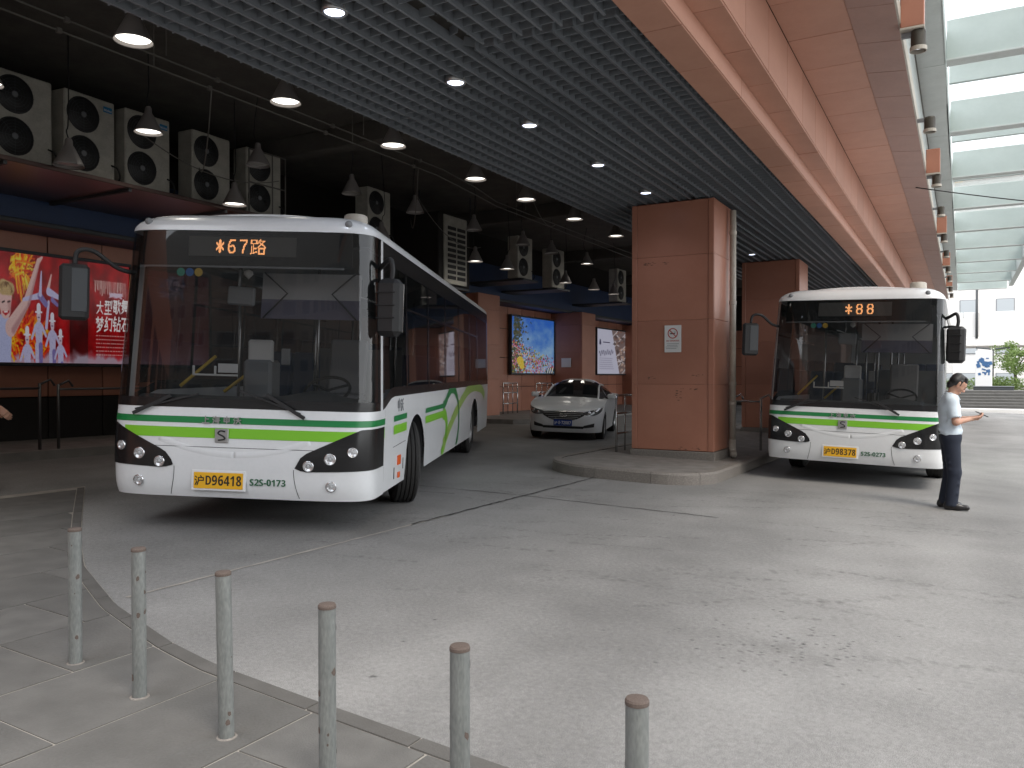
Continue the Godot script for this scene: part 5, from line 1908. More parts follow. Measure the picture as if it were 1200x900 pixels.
func bus_interior(o: Node3D) -> void:
	var st := ns()
	box(st, v3(0, 0.62, -5.6), v3(2.30, 0.08, 9.9))
	obj("floor", st, M.trim_dark, o)
	st = ns()
	box(st, v3(0, 2.72, -5.4), v3(2.1, 0.03, 9.6))
	obj("ceiling_lining", st, M.trim_grey, o)
	# dashboard: swept top with an instrument binnacle on the driver's side
	st = ns(true)
	patch(st, func(u, v):
		var x := lerpf(-1.12, 1.12, u)
		var z := lerpf(-0.10 - 0.10 * x * x, -0.62, v)
		var y := 1.16 + 0.07 * sin(v * PI) + 0.10 * exp(-pow((x - 0.62) / 0.28, 2)) * smoothstep(0.3, 0.8, v)
		return Vector3(x, y, z), 24, 8)
	obj("dashboard", st, M.trim_dark, o)
	st = ns()
	box(st, v3(0, 0.9, -0.62), v3(2.2, 0.52, 0.05))
	obj("dashboard_front", st, M.trim_dark, o)
	# steering wheel
	st = ns(true)
	var sw := Transform3D(Basis(Vector3.RIGHT, -0.95), v3(0.62, 1.30, -0.78))
	var ring := []
	for k in 33:
		ring.append(sw * v3(cos(TAU * k / 32) * 0.23, sin(TAU * k / 32) * 0.23, 0))
	tube(st, ring, 0.016, 8)
	for k in 3:
		tube(st, [sw * Vector3.ZERO, sw * v3(cos(TAU * k / 3 + 0.5) * 0.23, sin(TAU * k / 3 + 0.5) * 0.23, 0)], 0.014, 6)
	tube(st, [sw * Vector3.ZERO, v3(0.62, 0.8, -0.62)], 0.03, 8)
	obj("steering_wheel", st, M.black_matt, o)
	var seat := func(x: float, z: float, m: Material, y := 0.66):
		var s := Node3D.new(); s.name = "seat"; o.add_child(s, true)
		s.position = v3(x, y, z)
		var q := ns()
		cbox(q, v3(0, 0.42, 0), v3(0.42, 0.08, 0.42), 0.03)
		obj("cushion", q, m, s)
		q = ns()
		cbox(q, v3(0, 0.76, -0.22), v3(0.42, 0.62, 0.07), 0.03, Basis(Vector3.RIGHT, -0.16))
		obj("backrest", q, m, s)
		q = ns()
		box(q, v3(0, 0.19, -0.02), v3(0.08, 0.38, 0.2))
		obj("pedestal", q, M.trim_dark, s)
	seat.call(0.62, -1.32, M.cloth_grey, 0.78)
	for z in [-3.3, -4.15, -5.0, -6.6, -7.5, -8.4]:
		for x in [-0.95, -0.5, 0.5, 0.95]:
			if z > -3.0 and x < 0:
				continue
			seat.call(x, z, M.cloth_blue, 0.66 if z > -6 else 0.9)
	# driver's partition, fare box, screens, poles
	st = ns()
	box(st, v3(0.70, 1.2, -1.78), v3(0.95, 1.1, 0.03))
	obj("partition", st, M.trim_grey, o)
	st = ns()
	cbox(st, v3(-0.10, 1.12, -0.86), v3(0.30, 0.95, 0.28), 0.03)
	obj("fare_box", st, M.trim_grey, o)
	st = ns()
	cbox(st, v3(-0.09, 1.66, -0.80), v3(0.26, 0.28, 0.07), 0.02)
	obj("card_reader", st, M.paper, o)
	st = ns()
	cbox(st, v3(0.20, 1.63, -0.72), v3(0.09, 0.17, 0.03), 0.01)
	obj("ticket_pad", st, M.trim_grey, o)
	st = ns()
	cbox(st, v3(-0.40, 1.43, -0.42), v3(0.46, 0.02, 0.02), 0.004)
	cbox(st, v3(-0.62, 1.47, -0.42), v3(0.02, 0.1, 0.02), 0.004)
	cbox(st, v3(-0.40, 1.47, -0.42), v3(0.02, 0.1, 0.02), 0.004)
	obj("route_board_rack", st, M.paper, o)
	st = ns()
	cbox(st, v3(-0.28, 1.50, -0.44), v3(0.2, 0.09, 0.01), 0.003)
	obj("route_board", st, M.ink_white, o)
	var rail_ := func(a: Vector3, e: Vector3, m: Material):
		var q := ns(true)
		tube(q, [a, e], 0.018, 8)
		obj("handrail", q, m, o)
	rail_.call(v3(-0.92, 1.30, -0.75), v3(-0.66, 1.62, -1.0), M.rail_yellow)
	rail_.call(v3(-0.52, 1.25, -0.9), v3(-0.25, 1.55, -1.2), M.rail_yellow)
	for p in [v3(-0.62, 0, -1.5), v3(0.2, 0, -1.75), v3(1.1, 0, -1.75), v3(-0.3, 0, -3.2), v3(0.3, 0, -3.2), v3(-0.3, 0, -5.0), v3(0.3, 0, -5.0), v3(-0.3, 0, -6.8), v3(0.3, 0, -6.8)]:
		rail_.call(p + v3(0, 0.66, 0), p + v3(0, 2.7, 0), M.steel)
	for x in [-0.45, 0.45]:
		rail_.call(v3(x, 2.42, -1.6), v3(x, 2.42, -9.0), M.steel)
	# roller blind over the driver's half, with its scissor arms
	var bl := Node3D.new(); bl.name = "sun_blind"; o.add_child(bl, true)
	st = ns()
	box(st, v3(0.56, 2.31, -0.40), v3(0.98, 0.26, 0.008), Basis(Vector3.RIGHT, -0.1))
	obj("cloth", st, mat(Color(0.40, 0.40, 0.41), 0.9), bl)
	st = ns()
	box(st, v3(0.56, 2.09, -0.375), v3(0.98, 0.19, 0.008), Basis(Vector3.RIGHT, -0.1))
	obj("hem", st, mat(Color(0.13, 0.12, 0.17), 0.9), bl)
	for s in [-1.0, 1.0]:
		st = ns(true)
		tube(st, [v3(0.56 + s * 0.45, 2.44, -0.34), v3(0.56 + s * 0.22, 2.24, -0.34), v3(0.56 + s * 0.46, 2.0, -0.34)], 0.009, 6)
		obj("scissor_arm", st, M.black_matt, bl)
	# inner mirror
	var im := Node3D.new(); im.name = "inner_mirror"; o.add_child(im, true)
	st = ns(true)
	tube(st, [v3(-0.17, 2.47, -0.42), v3(-0.17, 2.3, -0.40)], 0.012, 8)
	obj("stem", st, M.silver, im)
	st = ns()
	cbox(st, v3(-0.14, 2.21, -0.40), v3(0.27, 0.18, 0.05), 0.025, Basis(Vector3.BACK, -0.06))
	obj("housing", st, M.trim_grey, im)
	# stickers and camera at the top of the screen
	for k in 3:
		st = ns()
		lathe(st, [Vector2(0.04, 0), Vector2(0, 0.002)], 16, Transform3D(Basis(Vector3.RIGHT, PI / 2), bus_f(bs.q_of_x(-0.63 + k * 0.09), 2.40) + v3(0, 0, -0.012)))
		obj("sticker", st, [mat(Color(0.05, 0.35, 0.25), 0.5), mat(Color(0.03, 0.15, 0.45), 0.5), mat(Color(0.6, 0.4, 0.05), 0.5)][k], o)
	st = ns(true)
	lathe(st, [Vector2(0.0, 0.05), Vector2(0.04, 0.03), Vector2(0.045, 0), Vector2(0, -0.05)], 16, Transform3D(Basis(), v3(-0.06, 2.42, -0.36)))
	obj("dome_camera", st, M.paper, o)

# ------------------------------------------------------------------ parked sedan
var cs: Shell
func car_top(z: float) -> float:       # shoulder line: bonnet, belt, boot
	var pts := [[0.0, 0.70], [-0.25, 0.775], [-0.7, 0.86], [-1.25, 0.945], [-1.7, 0.97], [-3.2, 1.0], [-4.1, 1.05], [-4.8, 1.0]]
	for i in pts.size() - 1:
		if z >= pts[i + 1][0]:
			return lerpf(pts[i + 1][1], pts[i][1], (z - pts[i + 1][0]) / (pts[i][0] - pts[i + 1][0]))
	return 1.0

func car_f(q: float, y: float, off := 0.0) -> Vector3:
	var p := cs.plan(q)
	if off != 0.0:
		var e := cs.plan(q + 0.01) - cs.plan(q - 0.01)
		p += Vector2(-e.y, e.x).normalized() * off
	var u := clampf((y - 0.2) / 0.8, 0, 1.2)
	var k := 0.955 + 0.045 * sin(clampf(u * 1.6, 0, PI))
	var lean := 0.16 * pow(clampf((y - 0.52) / 0.3, 0, 1), 2.0) + 0.07 * pow(clampf((0.36 - y) / 0.18, 0, 1), 2.0)
	return Vector3(p.x * k, y, p.y - lean * smoothstep(-1.1, 0.0, p.y))

func cskin(called: String, m: Material, parent: Node, q0: float, q1: float, lo, hi, nv: int, off := 0.0, step := 0.03) -> MeshInstance3D:
	var st := ns(true)
	var fl: Callable = lo if lo is Callable else func(_q): return lo
	var fh: Callable = hi if hi is Callable else func(_q): return hi
	var l := []
	var q := q0
	while q < q1 - 1e-4:
		l.append(q)
		q += step
	l.append(q1)
	skin(st, car_f, l, fl, fh, nv, off)
	return obj(called, st, m, parent)

func make_car(xf: Transform3D) -> void:
	cs = Shell.new()
	cs.W = 0.915; cs.L = 4.80; cs.nose = 0.85; cs.tail = 0.6; cs.n = 3.1
	cs.setup()
	var o := thing("parked_car", "white sedan with dark grille parked between the left bus and the large pillar", "car", xf)
	var QM := cs.qmax()
	var axle := [-0.95, -3.75]
	var arch := func(q: float) -> float:
		var z := cs.plan(q).y
		var y := 0.19
		for a in axle:
			var d := absf(z - a)
			if d < 0.36:
				y = maxf(y, 0.32 + sqrt(0.1296 - d * d))
		return y
	var top := func(q: float) -> float: return car_top(cs.plan(q).y)
	cskin("body", M.paint, o, -QM, QM, arch, top, 12, 0.0, 0.04)
	# bonnet, boot deck
	var st := ns(true)
	var prev := []
	var q := 0.0
	while q <= QM + 0.01:
		var a := car_f(minf(q, QM), top.call(minf(q, QM)))
		var b := car_f(-minf(q, QM), top.call(minf(q, QM)))
		var col := []
		for j in 13:
			var f := j / 12.0
			var p := a.lerp(b, f)
			var e := absf(2 * f - 1)
			p.y += (0.055 * (1 - e * e) + 0.012 * exp(-pow((e - 0.62) / 0.1, 2))) * clampf(absf(a.x) / 0.8, 0, 1)
			col.append(p)
		if prev.size():
			for j in 12:
				quad(st, prev[j], prev[j + 1], col[j + 1], col[j])
		prev = col
		q += 0.05
	obj("bonnet", st, M.paint, o)
	# cabin: glass lofted between belt and roof, white roof
	var gz := [[-1.18, 0.93, 0.80], [-1.45, 1.06, 0.765], [-1.75, 1.20, 0.72], [-2.05, 1.335, 0.665], [-2.3, 1.41, 0.63], [-2.7, 1.45, 0.61], [-3.1, 1.445, 0.60], [-3.5, 1.40, 0.60], [-3.9, 1.28, 0.63], [-4.25, 1.10, 0.68]]
	var sec := func(i: int, f: float) -> Vector3:     # f 0..1 over the section, right to left
		var g = gz[i]
		var base := car_top(g[0]) - 0.01
		var w0: float = 0.82 if i > 0 else g[2]
		var e := 2 * f - 1
		var r := pow(1.0 - pow(absf(e), 3.4), 1.0 / 2.2)
		var y: float = lerpf(base, g[1], r)
		var hw: float = lerpf(w0, g[2], r)
		return Vector3(-e * hw if absf(e) < 1.0 else -e * w0, y, g[0])
	for spn in [["windscreen", 0, 4, 0.0, 1.0, "tint"], ["roof", 4, 7, 0.16, 0.84, "paint"], ["rear_window", 7, 9, 0.0, 1.0, "tint"], ["side_window", 4, 7, 0.0, 0.16, "tint"], ["side_window", 4, 7, 0.84, 1.0, "tint"]]:
		st = ns(true)
		patch(st, func(u, v):
			var x: float = lerpf(spn[1], spn[2], u)
			var i := mini(int(x), gz.size() - 2)
			var f: float = lerpf(spn[3], spn[4], v)
			return sec.call(i, f).lerp(sec.call(i + 1, f), x - i), (spn[2] - spn[1]) * 3, 20 if spn[4] - spn[3] > 0.5 else 8)
		obj(spn[0], st, M.car_glass if spn[5] == "tint" else M.paint, o)
	for s in [-1.0, 1.0]:
		st = ns(true)
		var pts := []
		for i in 8:
			var f := 0.075 if s > 0 else 0.925
			pts.append(sec.call(i, f) + v3(s * 0.004, 0.004, 0))
		tube(st, pts, 0.026, 8)
		obj("pillar_trim", st, M.paint, o)
		# wing mirror
		var wm := Node3D.new(); wm.name = "wing_mirror"; o.add_child(wm, true)
		st = ns()
		cbox(st, v3(s * 0.98, 1.03, -1.62), v3(0.2, 0.13, 0.1), 0.04, Basis(Vector3.UP, -s * 0.3))
		obj("housing", st, M.paint, wm)
		st = ns()
		box(st, v3(s * 0.88, 0.99, -1.64), v3(0.1, 0.04, 0.05))
		obj("stem", st, M.black_matt, wm)
		# headlight, swept back along the wing
		var x0 := 0.42
		var ht := func(q):
			var z := cs.plan(q).y
			var f := clampf((absf(q) - cs.q_of_x(x0)) / 0.75, 0, 1)
			return 0.67 + 0.15 * f
		var hb := func(q):
			var f := clampf((absf(q) - cs.q_of_x(x0)) / 0.75, 0, 1)
			return 0.63 - 0.10 * sin(f * PI) + 0.16 * f
		var qa := cs.q_of_x(x0)
		var hl := cskin("headlight", M.headlamp, o, minf(s * qa, s * (qa + 0.75)), maxf(s * qa, s * (qa + 0.75)), hb, ht, 4, 0.006)
		for k in 2:
			var c := car_f(s * (qa + 0.2 + k * 0.17), 0.655 + k * 0.035, 0.012)
			st = ns(true)
			lathe(st, [Vector2(0.045, 0), Vector2(0.03, 0.014), Vector2(0, 0.018)], 16, Transform3D(Basis(Vector3.UP, s * 0.5) * Basis(Vector3.RIGHT, PI / 2), c))
			obj("lamp", st, M.chrome, hl)
		# fog recess
		var fa := cs.q_of_x(0.50)
		cskin("fog_recess", M.black_matt, o, minf(s * fa, s * (fa + 0.28)), maxf(s * fa, s * (fa + 0.28)), func(qq): return 0.30 + 0.10 * (absf(qq) - fa), func(qq): return 0.36 + 0.22 * (absf(qq) - fa), 2, 0.005)
		for i in 2:
			wheel(o, "wheel", v3(s * 0.80, 0.325, axle[i]), 0.325, 0.215, s, 0.0, M.silver)
	# grille: wide hexagon with chrome bars
	var gq := cs.q_of_x(0.5)
	var gr := cskin("grille", M.black_matt, o, -gq, gq, func(qq): return lerpf(0.455, 0.60, pow(absf(qq) / gq, 2.2)), func(qq): return 0.68 - 0.015 * pow(absf(qq) / gq, 2), 4, 0.006)
	for k in 4:
		st = ns(true)
		var pts := []
		var lim := gq * (0.62 + k * 0.11)
		for i in 15:
			pts.append(car_f(lerpf(-lim, lim, i / 14.0), 0.515 + k * 0.042, 0.012))
		tube(st, pts, 0.006, 6)
		obj("bar", st, M.silver, gr)
	st = ns(true)
	var rim_p := []
	for i in 21:
		rim_p.append(car_f(lerpf(-gq, gq, i / 20.0), 0.685 - 0.015 * pow(2 * i / 20.0 - 1, 2), 0.012))
	tube(st, rim_p, 0.011, 6)
	obj("chrome_strip", st, M.chrome, gr)
	st = ns(true)
	var em := []
	for k in 25:
		em.append(v3(cos(TAU * k / 24) * 0.075, sin(TAU * k / 24) * 0.04, 0))
	tube(st, em, 0.006, 6)
	tube(st, spline([v3(-0.04, -0.025, 0), v3(-0.025, 0.02, 0), v3(0.0, 0.0, 0), v3(0.025, -0.02, 0), v3(0.04, 0.025, 0)], 3), 0.005, 6)
	obj("emblem", st, M.chrome, gr, Transform3D(Basis(), v3(0, 0.60, car_f(0, 0.6).z + 0.02)))
	# lower intake
	cskin("lower_intake", M.black_matt, o, -cs.q_of_x(0.5), cs.q_of_x(0.5), 0.285, 0.345, 2, 0.004)
	st = ns()
	cbox(st, Vector3.ZERO, v3(0.44, 0.14, 0.012), 0.004)
	var pl := obj("licence_plate", st, M.plate_blue, o, Transform3D(Basis(), v3(0, 0.42, car_f(0, 0.42).z + 0.014)))
	st = ns()
	strokes(st, "沪", v3(-0.20, -0.045, 0.007), 0.075, 0.008, 0.002)
	obj("characters", st, M.ink_white, pl)
	text("characters", "E·72087", 0.075, 0.002, M.ink_white, pl, Transform3D(Basis().scaled(v3(0.8, 1, 1)), v3(0.045, 0, 0.0072)), "Droid Sans", 700)
	st = ns()
	box(st, v3(0, 0.30, -2.4), v3(1.5, 0.2, 4.2))
	obj("underbody", st, M.black_matt, o)
	st = ns()
	cbox(st, v3(0, 0.7, -2.9), v3(1.3, 0.3, 1.8), 0.05)
	obj("cabin_floor", st, M.black_matt, o)
	for x in [-0.36, 0.36]:
		st = ns()
		cbox(st, v3(x, 1.0, -2.55), v3(0.46, 0.6, 0.14), 0.05, Basis(Vector3.RIGHT, -0.25))
		obj("seat_back", st, M.trim_dark, o)

# ------------------------------------------------------------------ figures: smooth-joined capsules meshed as surface nets
func field_mesh(bones: Array, cell: float, k: float) -> ArrayMesh:
	# bone: [a, b, ra, rb, scale?, clip origin?, clip normal?]
	var lo := Vector3.INF
	var hi := -Vector3.INF
	for b in bones:
		var r: float = maxf(b[2], b[3]) + cell * 3
		lo = lo.min(b[0] - Vector3.ONE * r).min(b[1] - Vector3.ONE * r)
		hi = hi.max(b[0] + Vector3.ONE * r).max(b[1] + Vector3.ONE * r)
	var nx := int((hi.x - lo.x) / cell) + 2
	var ny := int((hi.y - lo.y) / cell) + 2
	var nz := int((hi.z - lo.z) / cell) + 2
	var D := PackedFloat32Array()
	D.resize(nx * ny * nz)
	D.fill(1.0)
	for b in bones:
		var a: Vector3 = b[0]
		var ba: Vector3 = b[1] - a
		var l2 := maxf(ba.length_squared(), 1e-8)
		var ra: float = b[2]
		var dr: float = b[3] - ra
		var sc: Vector3 = b[4] if b.size() > 4 else Vector3.ONE
		var pad: float = (maxf(ra, b[3]) + k + cell * 2)
		var pl: Vector3 = a.min(b[1]) - Vector3.ONE * pad - lo
		var ph: Vector3 = a.max(b[1]) + Vector3.ONE * pad - lo
		for z in range(maxi(0, int(pl.z / cell)), mini(nz, int(ph.z / cell) + 1)):
			for y in range(maxi(0, int(pl.y / cell)), mini(ny, int(ph.y / cell) + 1)):
				var idx := (z * ny + y) * nx
				for x in range(maxi(0, int(pl.x / cell)), mini(nx, int(ph.x / cell) + 1)):
					var p := lo + Vector3(x, y, z) * cell - a
					var t := clampf(p.dot(ba) / l2, 0.0, 1.0)
					var d := ((p - ba * t) * sc).length() - ra - dr * t
					if b.size() > 6:
						d = maxf(d, (p + a - b[5]).dot(b[6]))
					var e := D[idx + x]
					var h := maxf(k - absf(d - e), 0.0) / k
					D[idx + x] = minf(d, e) - h * h * k * 0.25
	# surface nets
	var vid := {}
	var V := PackedVector3Array()
	var I := PackedInt32Array()
	var sy := nx
	var sz := nx * ny
	for z in nz - 1:
		for y in ny - 1:
			for x in nx - 1:
				var i := (z * ny + y) * nx + x
				var c := [D[i], D[i + 1], D[i + sy], D[i + sy + 1], D[i + sz], D[i + sz + 1], D[i + sz + sy], D[i + sz + sy + 1]]
				var neg := 0
				for q in c:
					if q < 0.0:
						neg += 1
				if neg == 0 or neg == 8:
					continue
				var s := Vector3.ZERO
				var m := 0
				for e in [[0, 1], [2, 3], [4, 5], [6, 7], [0, 2], [1, 3], [4, 6], [5, 7], [0, 4], [1, 5], [2, 6], [3, 7]]:
					var f0: float = c[e[0]]
					var f1: float = c[e[1]]
					if (f0 < 0.0) != (f1 < 0.0):
						var t := f0 / (f0 - f1)
						var p0 := Vector3(e[0] & 1, (e[0] >> 1) & 1, e[0] >> 2)
						var p1 := Vector3(e[1] & 1, (e[1] >> 1) & 1, e[1] >> 2)
						s += p0.lerp(p1, t)
						m += 1
				vid[i] = V.size()
				V.append(lo + (Vector3(x, y, z) + s / m) * cell)
	for i in vid.keys():
		var x: int = i % nx
		var y: int = (i / nx) % ny
		var z: int = i / sz
		if x < 1 or y < 1 or z < 1:
			continue
		for ax in 3:
			var st: int = [1, sy, sz][ax]
			var a := D[i]
			var b := D[i + st]
			if (a < 0.0) == (b < 0.0):
				continue
			var u: int = [sy, sz, 1][ax]
			var w: int = [sz, 1, sy][ax]
			if not (vid.has(i - u) and vid.has(i - w) and vid.has(i - u - w)):
				continue
			var q := [vid[i], vid[i - u], vid[i - u - w], vid[i - w]]
			if a < 0.0:
				I.append_array([q[0], q[2], q[1], q[0], q[3], q[2]])
			else:
				I.append_array([q[0], q[1], q[2], q[0], q[2], q[3]])
	var N := PackedVector3Array()
	N.resize(V.size())
	for t in range(0, I.size(), 3):
		var n := (V[I[t + 2]] - V[I[t]]).cross(V[I[t + 1]] - V[I[t]])
		N[I[t]] += n; N[I[t + 1]] += n; N[I[t + 2]] += n
	for t in N.size():
		N[t] = N[t].normalized()
	var arr := []
	arr.resize(Mesh.ARRAY_MAX)
	arr[Mesh.ARRAY_VERTEX] = V
	arr[Mesh.ARRAY_NORMAL] = N
	arr[Mesh.ARRAY_INDEX] = I
	var am := ArrayMesh.new()
	am.add_surface_from_arrays(Mesh.PRIMITIVE_TRIANGLES, arr)
	return am

func hand_bones(w: Vector3, dir: Vector3, palm_n: Vector3, thumb_side: float, curl: float) -> Array:
	# w wrist, dir pointing to the fingers, palm_n out of the palm
	var d := dir.normalized()
	var n := (palm_n - d * palm_n.dot(d)).normalized()
	var s := d.cross(n) * thumb_side        # toward the thumb
	var out := []
	var k := w + d * 0.09
	for i in 4:
		var off := s * (0.028 - i * 0.019)
		out.append([w + d * 0.012 + off * 0.55, k + off, 0.016, 0.0125])
		var ln: float = [0.040, 0.045, 0.041, 0.032][i]
		var p0 := k + off
		var d1 := (d * cos(curl) + n * sin(curl)).normalized()
		var p1 := p0 + d1 * ln
		var d2 := (d * cos(curl * 2.1) + n * sin(curl * 2.1)).normalized()
		var p2 := p1 + d2 * ln * 0.7
		var d3 := (d * cos(curl * 2.9) + n * sin(curl * 2.9)).normalized()
		var p3 := p2 + d3 * ln * 0.5
		out.append([p0, p1, 0.0105, 0.0095]); out.append([p1, p2, 0.0095, 0.0088]); out.append([p2, p3, 0.0088, 0.0075])
	var t0 := w + d * 0.025 + s * 0.025
	var t1 := t0 + (d * 0.6 + s * 0.7 + n * 0.35).normalized() * 0.04
	var t2 := t1 + (d * 0.85 + s * 0.2 + n * 0.5).normalized() * 0.033
	var t3 := t2 + (d * 0.9 + n * 0.4).normalized() * 0.026
	out.append([t0, t1, 0.015, 0.012]); out.append([t1, t2, 0.012, 0.0105]); out.append([t2, t3, 0.0105, 0.009])
	return out

func head_bones(c: Vector3, b: Basis, nk: Vector3) -> Array:    # c: centre of the skull, b: head axes (z = face)
	var P := func(x: float, y: float, z: float) -> Vector3: return c + b * Vector3(x, y, z)
	return [
		[P.call(0, 0.035, -0.025), P.call(0, 0.03, 0.01), 0.082, 0.078],
		[P.call(0, -0.03, 0.015), P.call(0, -0.085, 0.042), 0.062, 0.038],
		[P.call(-0.03, -0.02, 0.045), P.call(0.03, -0.02, 0.045), 0.036, 0.036],
		[P.call(0, -0.1, 0.06), P.call(0, -0.102, 0.068), 0.018, 0.016],
		[P.call(0, 0.012, 0.088), P.call(0, -0.022, 0.106), 0.009, 0.0125],
		[P.call(-0.012, -0.026, 0.094), P.call(0.012, -0.026, 0.094), 0.009, 0.009],
		[P.call(-0.03, 0.024, 0.080), P.call(0.03, 0.024, 0.080), 0.011, 0.011],
		[P.call(-0.018, -0.062, 0.082), P.call(0.018, -0.062, 0.082), 0.008, 0.008],
		[P.call(-0.016, -0.073, 0.080), P.call(0.016, -0.073, 0.080), 0.008, 0.008],
		[P.call(0.076, 0.018, -0.01), P.call(0.078, -0.028, -0.004), 0.017, 0.012, Vector3(1, 1, 1)],
		[P.call(-0.076, 0.018, -0.01), P.call(-0.078, -0.028, -0.004), 0.017, 0.012, Vector3(1, 1, 1)],
		[P.call(0, -0.05, -0.02), P.call(0, -0.04, -0.02).lerp(nk, 0.75), 0.052, 0.052],
	]

func make_person(xf: Transform3D, label: String, J: Dictionary, C: Dictionary) -> Node3D:
	# J: joints in local space (faces +z, his left is +x); C: colours
	var o := thing("person", label, "person", xf)
	var skin_m := mat(C.skin, 0.55)
	skin_m.subsurf_scatter_enabled = true
	skin_m.subsurf_scatter_strength = 0.15
	# body: torso, arms, legs, neck, all one surface; head and hands on finer grids joined into the same mesh
	var body := []
	body.append([J.pelvis + v3(-0.07, 0, 0), J.pelvis + v3(0.07, 0, 0), 0.10, 0.10])
	body.append([J.pelvis, J.chest, 0.12, 0.13, v3(0.85, 1, 1.25)])
	body.append([J.chest + v3(-0.09, 0.06, 0), J.chest + v3(0.09, 0.06, 0), 0.10, 0.10])
	body.append([J.sh_l, J.sh_r, 0.062, 0.062])
	body.append([J.neck, J.head + J.hb * v3(0, -0.06, -0.02), 0.054, 0.05])
	for s in ["l", "r"]:
		body.append([J["sh_" + s], J["el_" + s], 0.05, 0.038])
		body.append([J["el_" + s], J["wr_" + s], 0.04, 0.026])
		body.append([J["hip_" + s], J["kn_" + s], 0.08, 0.052])
		body.append([J["kn_" + s], J["an_" + s], 0.05, 0.036])
	var st := SurfaceTool.new()
	st.begin(Mesh.PRIMITIVE_TRIANGLES)
	st.append_from(field_mesh(body, 0.013, 0.04), 0, Transform3D())
	st.append_from(field_mesh(head_bones(J.head, J.hb, J.neck), 0.0045, 0.022), 0, Transform3D())
	for s in ["l", "r"]:
		var fd: Vector3 = J["hd_" + s]
		var hb: Array = hand_bones(J["wr_" + s], fd, J["pn_" + s], J["th_" + s], J["cu_" + s])
		hb.append([J["wr_" + s] - (J["wr_" + s] - J["el_" + s]).normalized() * 0.03, J["wr_" + s] + fd.normalized() * 0.02, 0.026, 0.022])
		st.append_from(field_mesh(hb, 0.0042, 0.008), 0, Transform3D())
	inst("body", st.commit(), skin_m, o)
	# shirt
	var sh := []
	sh.append([J.pelvis + v3(-0.06, 0.06, 0), J.pelvis + v3(0.06, 0.06, 0), 0.122, 0.122, v3(0.95, 1, 1.02), J.pelvis + v3(0, 0.02, 0), v3(0, -1, 0)])
	sh.append([J.pelvis + v3(0, 0.06, 0), J.chest, 0.142, 0.15, v3(0.82, 1, 1.2), J.pelvis + v3(0, 0.02, 0), v3(0, -1, 0)])
	sh.append([J.chest + v3(-0.10, 0.05, 0), J.chest + v3(0.10, 0.05, 0), 0.116, 0.116])
	sh.append([J.sh_l, J.sh_r, 0.078, 0.078])
	sh.append([J.neck + v3(0, -0.05, -0.012), J.neck + v3(0, 0.01, -0.01), 0.075, 0.068, Vector3.ONE, J.neck + v3(0, 0.02, 0), v3(0, 1, 0.5).normalized()])
	for s in ["l", "r"]:
		var d: Vector3 = (J["el_" + s] - J["sh_" + s]).normalized()
		var e: Vector3 = J["sh_" + s] + d * 0.22
		sh.append([J["sh_" + s], e + d * 0.05, 0.070, 0.074, Vector3.ONE, e, d])
	# folds
	for f in C.folds:
		sh.append([J.chest + f[0], J.chest + f[1], 0.02, 0.014])
	inst("shirt", field_mesh(sh, 0.0095, 0.035), C.shirt, o)
	# collar
	var col := ns(true)
	for s in [-1.0, 1.0]:
		tube(col, [J.neck + v3(0, 0.03, -0.075), J.neck + v3(s * 0.065, 0.03, -0.02), J.neck + v3(s * 0.055, -0.005, 0.055), J.neck + v3(s * 0.012, -0.05, 0.085)], 0.014, 8)
	obj("collar", col, C.shirt, o)
	# trousers
	var tr := []
	tr.append([J.pelvis + v3(-0.065, 0.0, 0), J.pelvis + v3(0.065, 0.0, 0), 0.126, 0.126, v3(1, 1, 1.02), J.pelvis + v3(0, 0.06, 0), v3(0, 1, 0)])
	for s in ["l", "r"]:
		var up: Vector3 = (J["kn_" + s] - J["an_" + s]).normalized()
		var cut: Vector3 = J["an_" + s] - v3(0, 0.03, 0)
		tr.append([J["hip_" + s], J["kn_" + s], 0.105, 0.078])
		tr.append([J["kn_" + s], J["an_" + s] - up * 0.06, 0.078, 0.072, Vector3.ONE, cut, -up])
		for q in 3:
			var cc: Vector3 = J["kn_" + s].lerp(J["an_" + s], 0.15 + q * 0.26)
			tr.append([cc + v3(-0.05, 0.02 * (q % 2), 0.045), cc + v3(0.05, 0.03, 0.05), 0.014, 0.012])
			var ck: Vector3 = J["kn_" + s].lerp(J["hip_" + s], 0.1 + q * 0.2)
			tr.append([ck + v3(-0.05, 0.0, -0.06), ck + v3(0.05, 0.035, -0.06), 0.014, 0.012])
	inst("trousers", field_mesh(tr, 0.0105, 0.03), C.trousers, o)
	var belt := ns(true)
	var ring := []
	for k in 25:
		ring.append(J.pelvis + v3(cos(TAU * k / 24) * 0.178, 0.05, sin(TAU * k / 24) * 0.125))
	tube(belt, ring, 0.014, 6)
	obj("belt", belt, M.black_matt, o)
	# shoes
	for s in ["l", "r"]:
		var a: Vector3 = J["an_" + s]
		var fw: Vector3 = (Basis(Vector3.UP, J["ft_" + s]) * Vector3.BACK)
		var g := Vector3(a.x, 0, a.z)
		var bn := [[g + v3(0, 0.045, 0) - fw * 0.05, g + v3(0, 0.04, 0) + fw * 0.17, 0.043, 0.036, Vector3.ONE, g + v3(0, 0.002, 0), v3(0, -1, 0)], [g + v3(0, 0.085, 0) - fw * 0.03, g + v3(0, 0.05, 0) + fw * 0.07, 0.045, 0.042, Vector3.ONE, g + v3(0, 0.002, 0), v3(0, -1, 0)]]
		inst("shoe", field_mesh(bn, 0.008, 0.03), C.shoe, o)
	# hair: cap over the skull with a fringe, built of many short tufts
	var hr := []
	var H := func(x: float, y: float, z: float) -> Vector3: return J.head + J.hb * Vector3(x, y, z)
	hr.append([H.call(0, 0.055, -0.045), H.call(0, 0.066, 0.002), 0.083, 0.071])
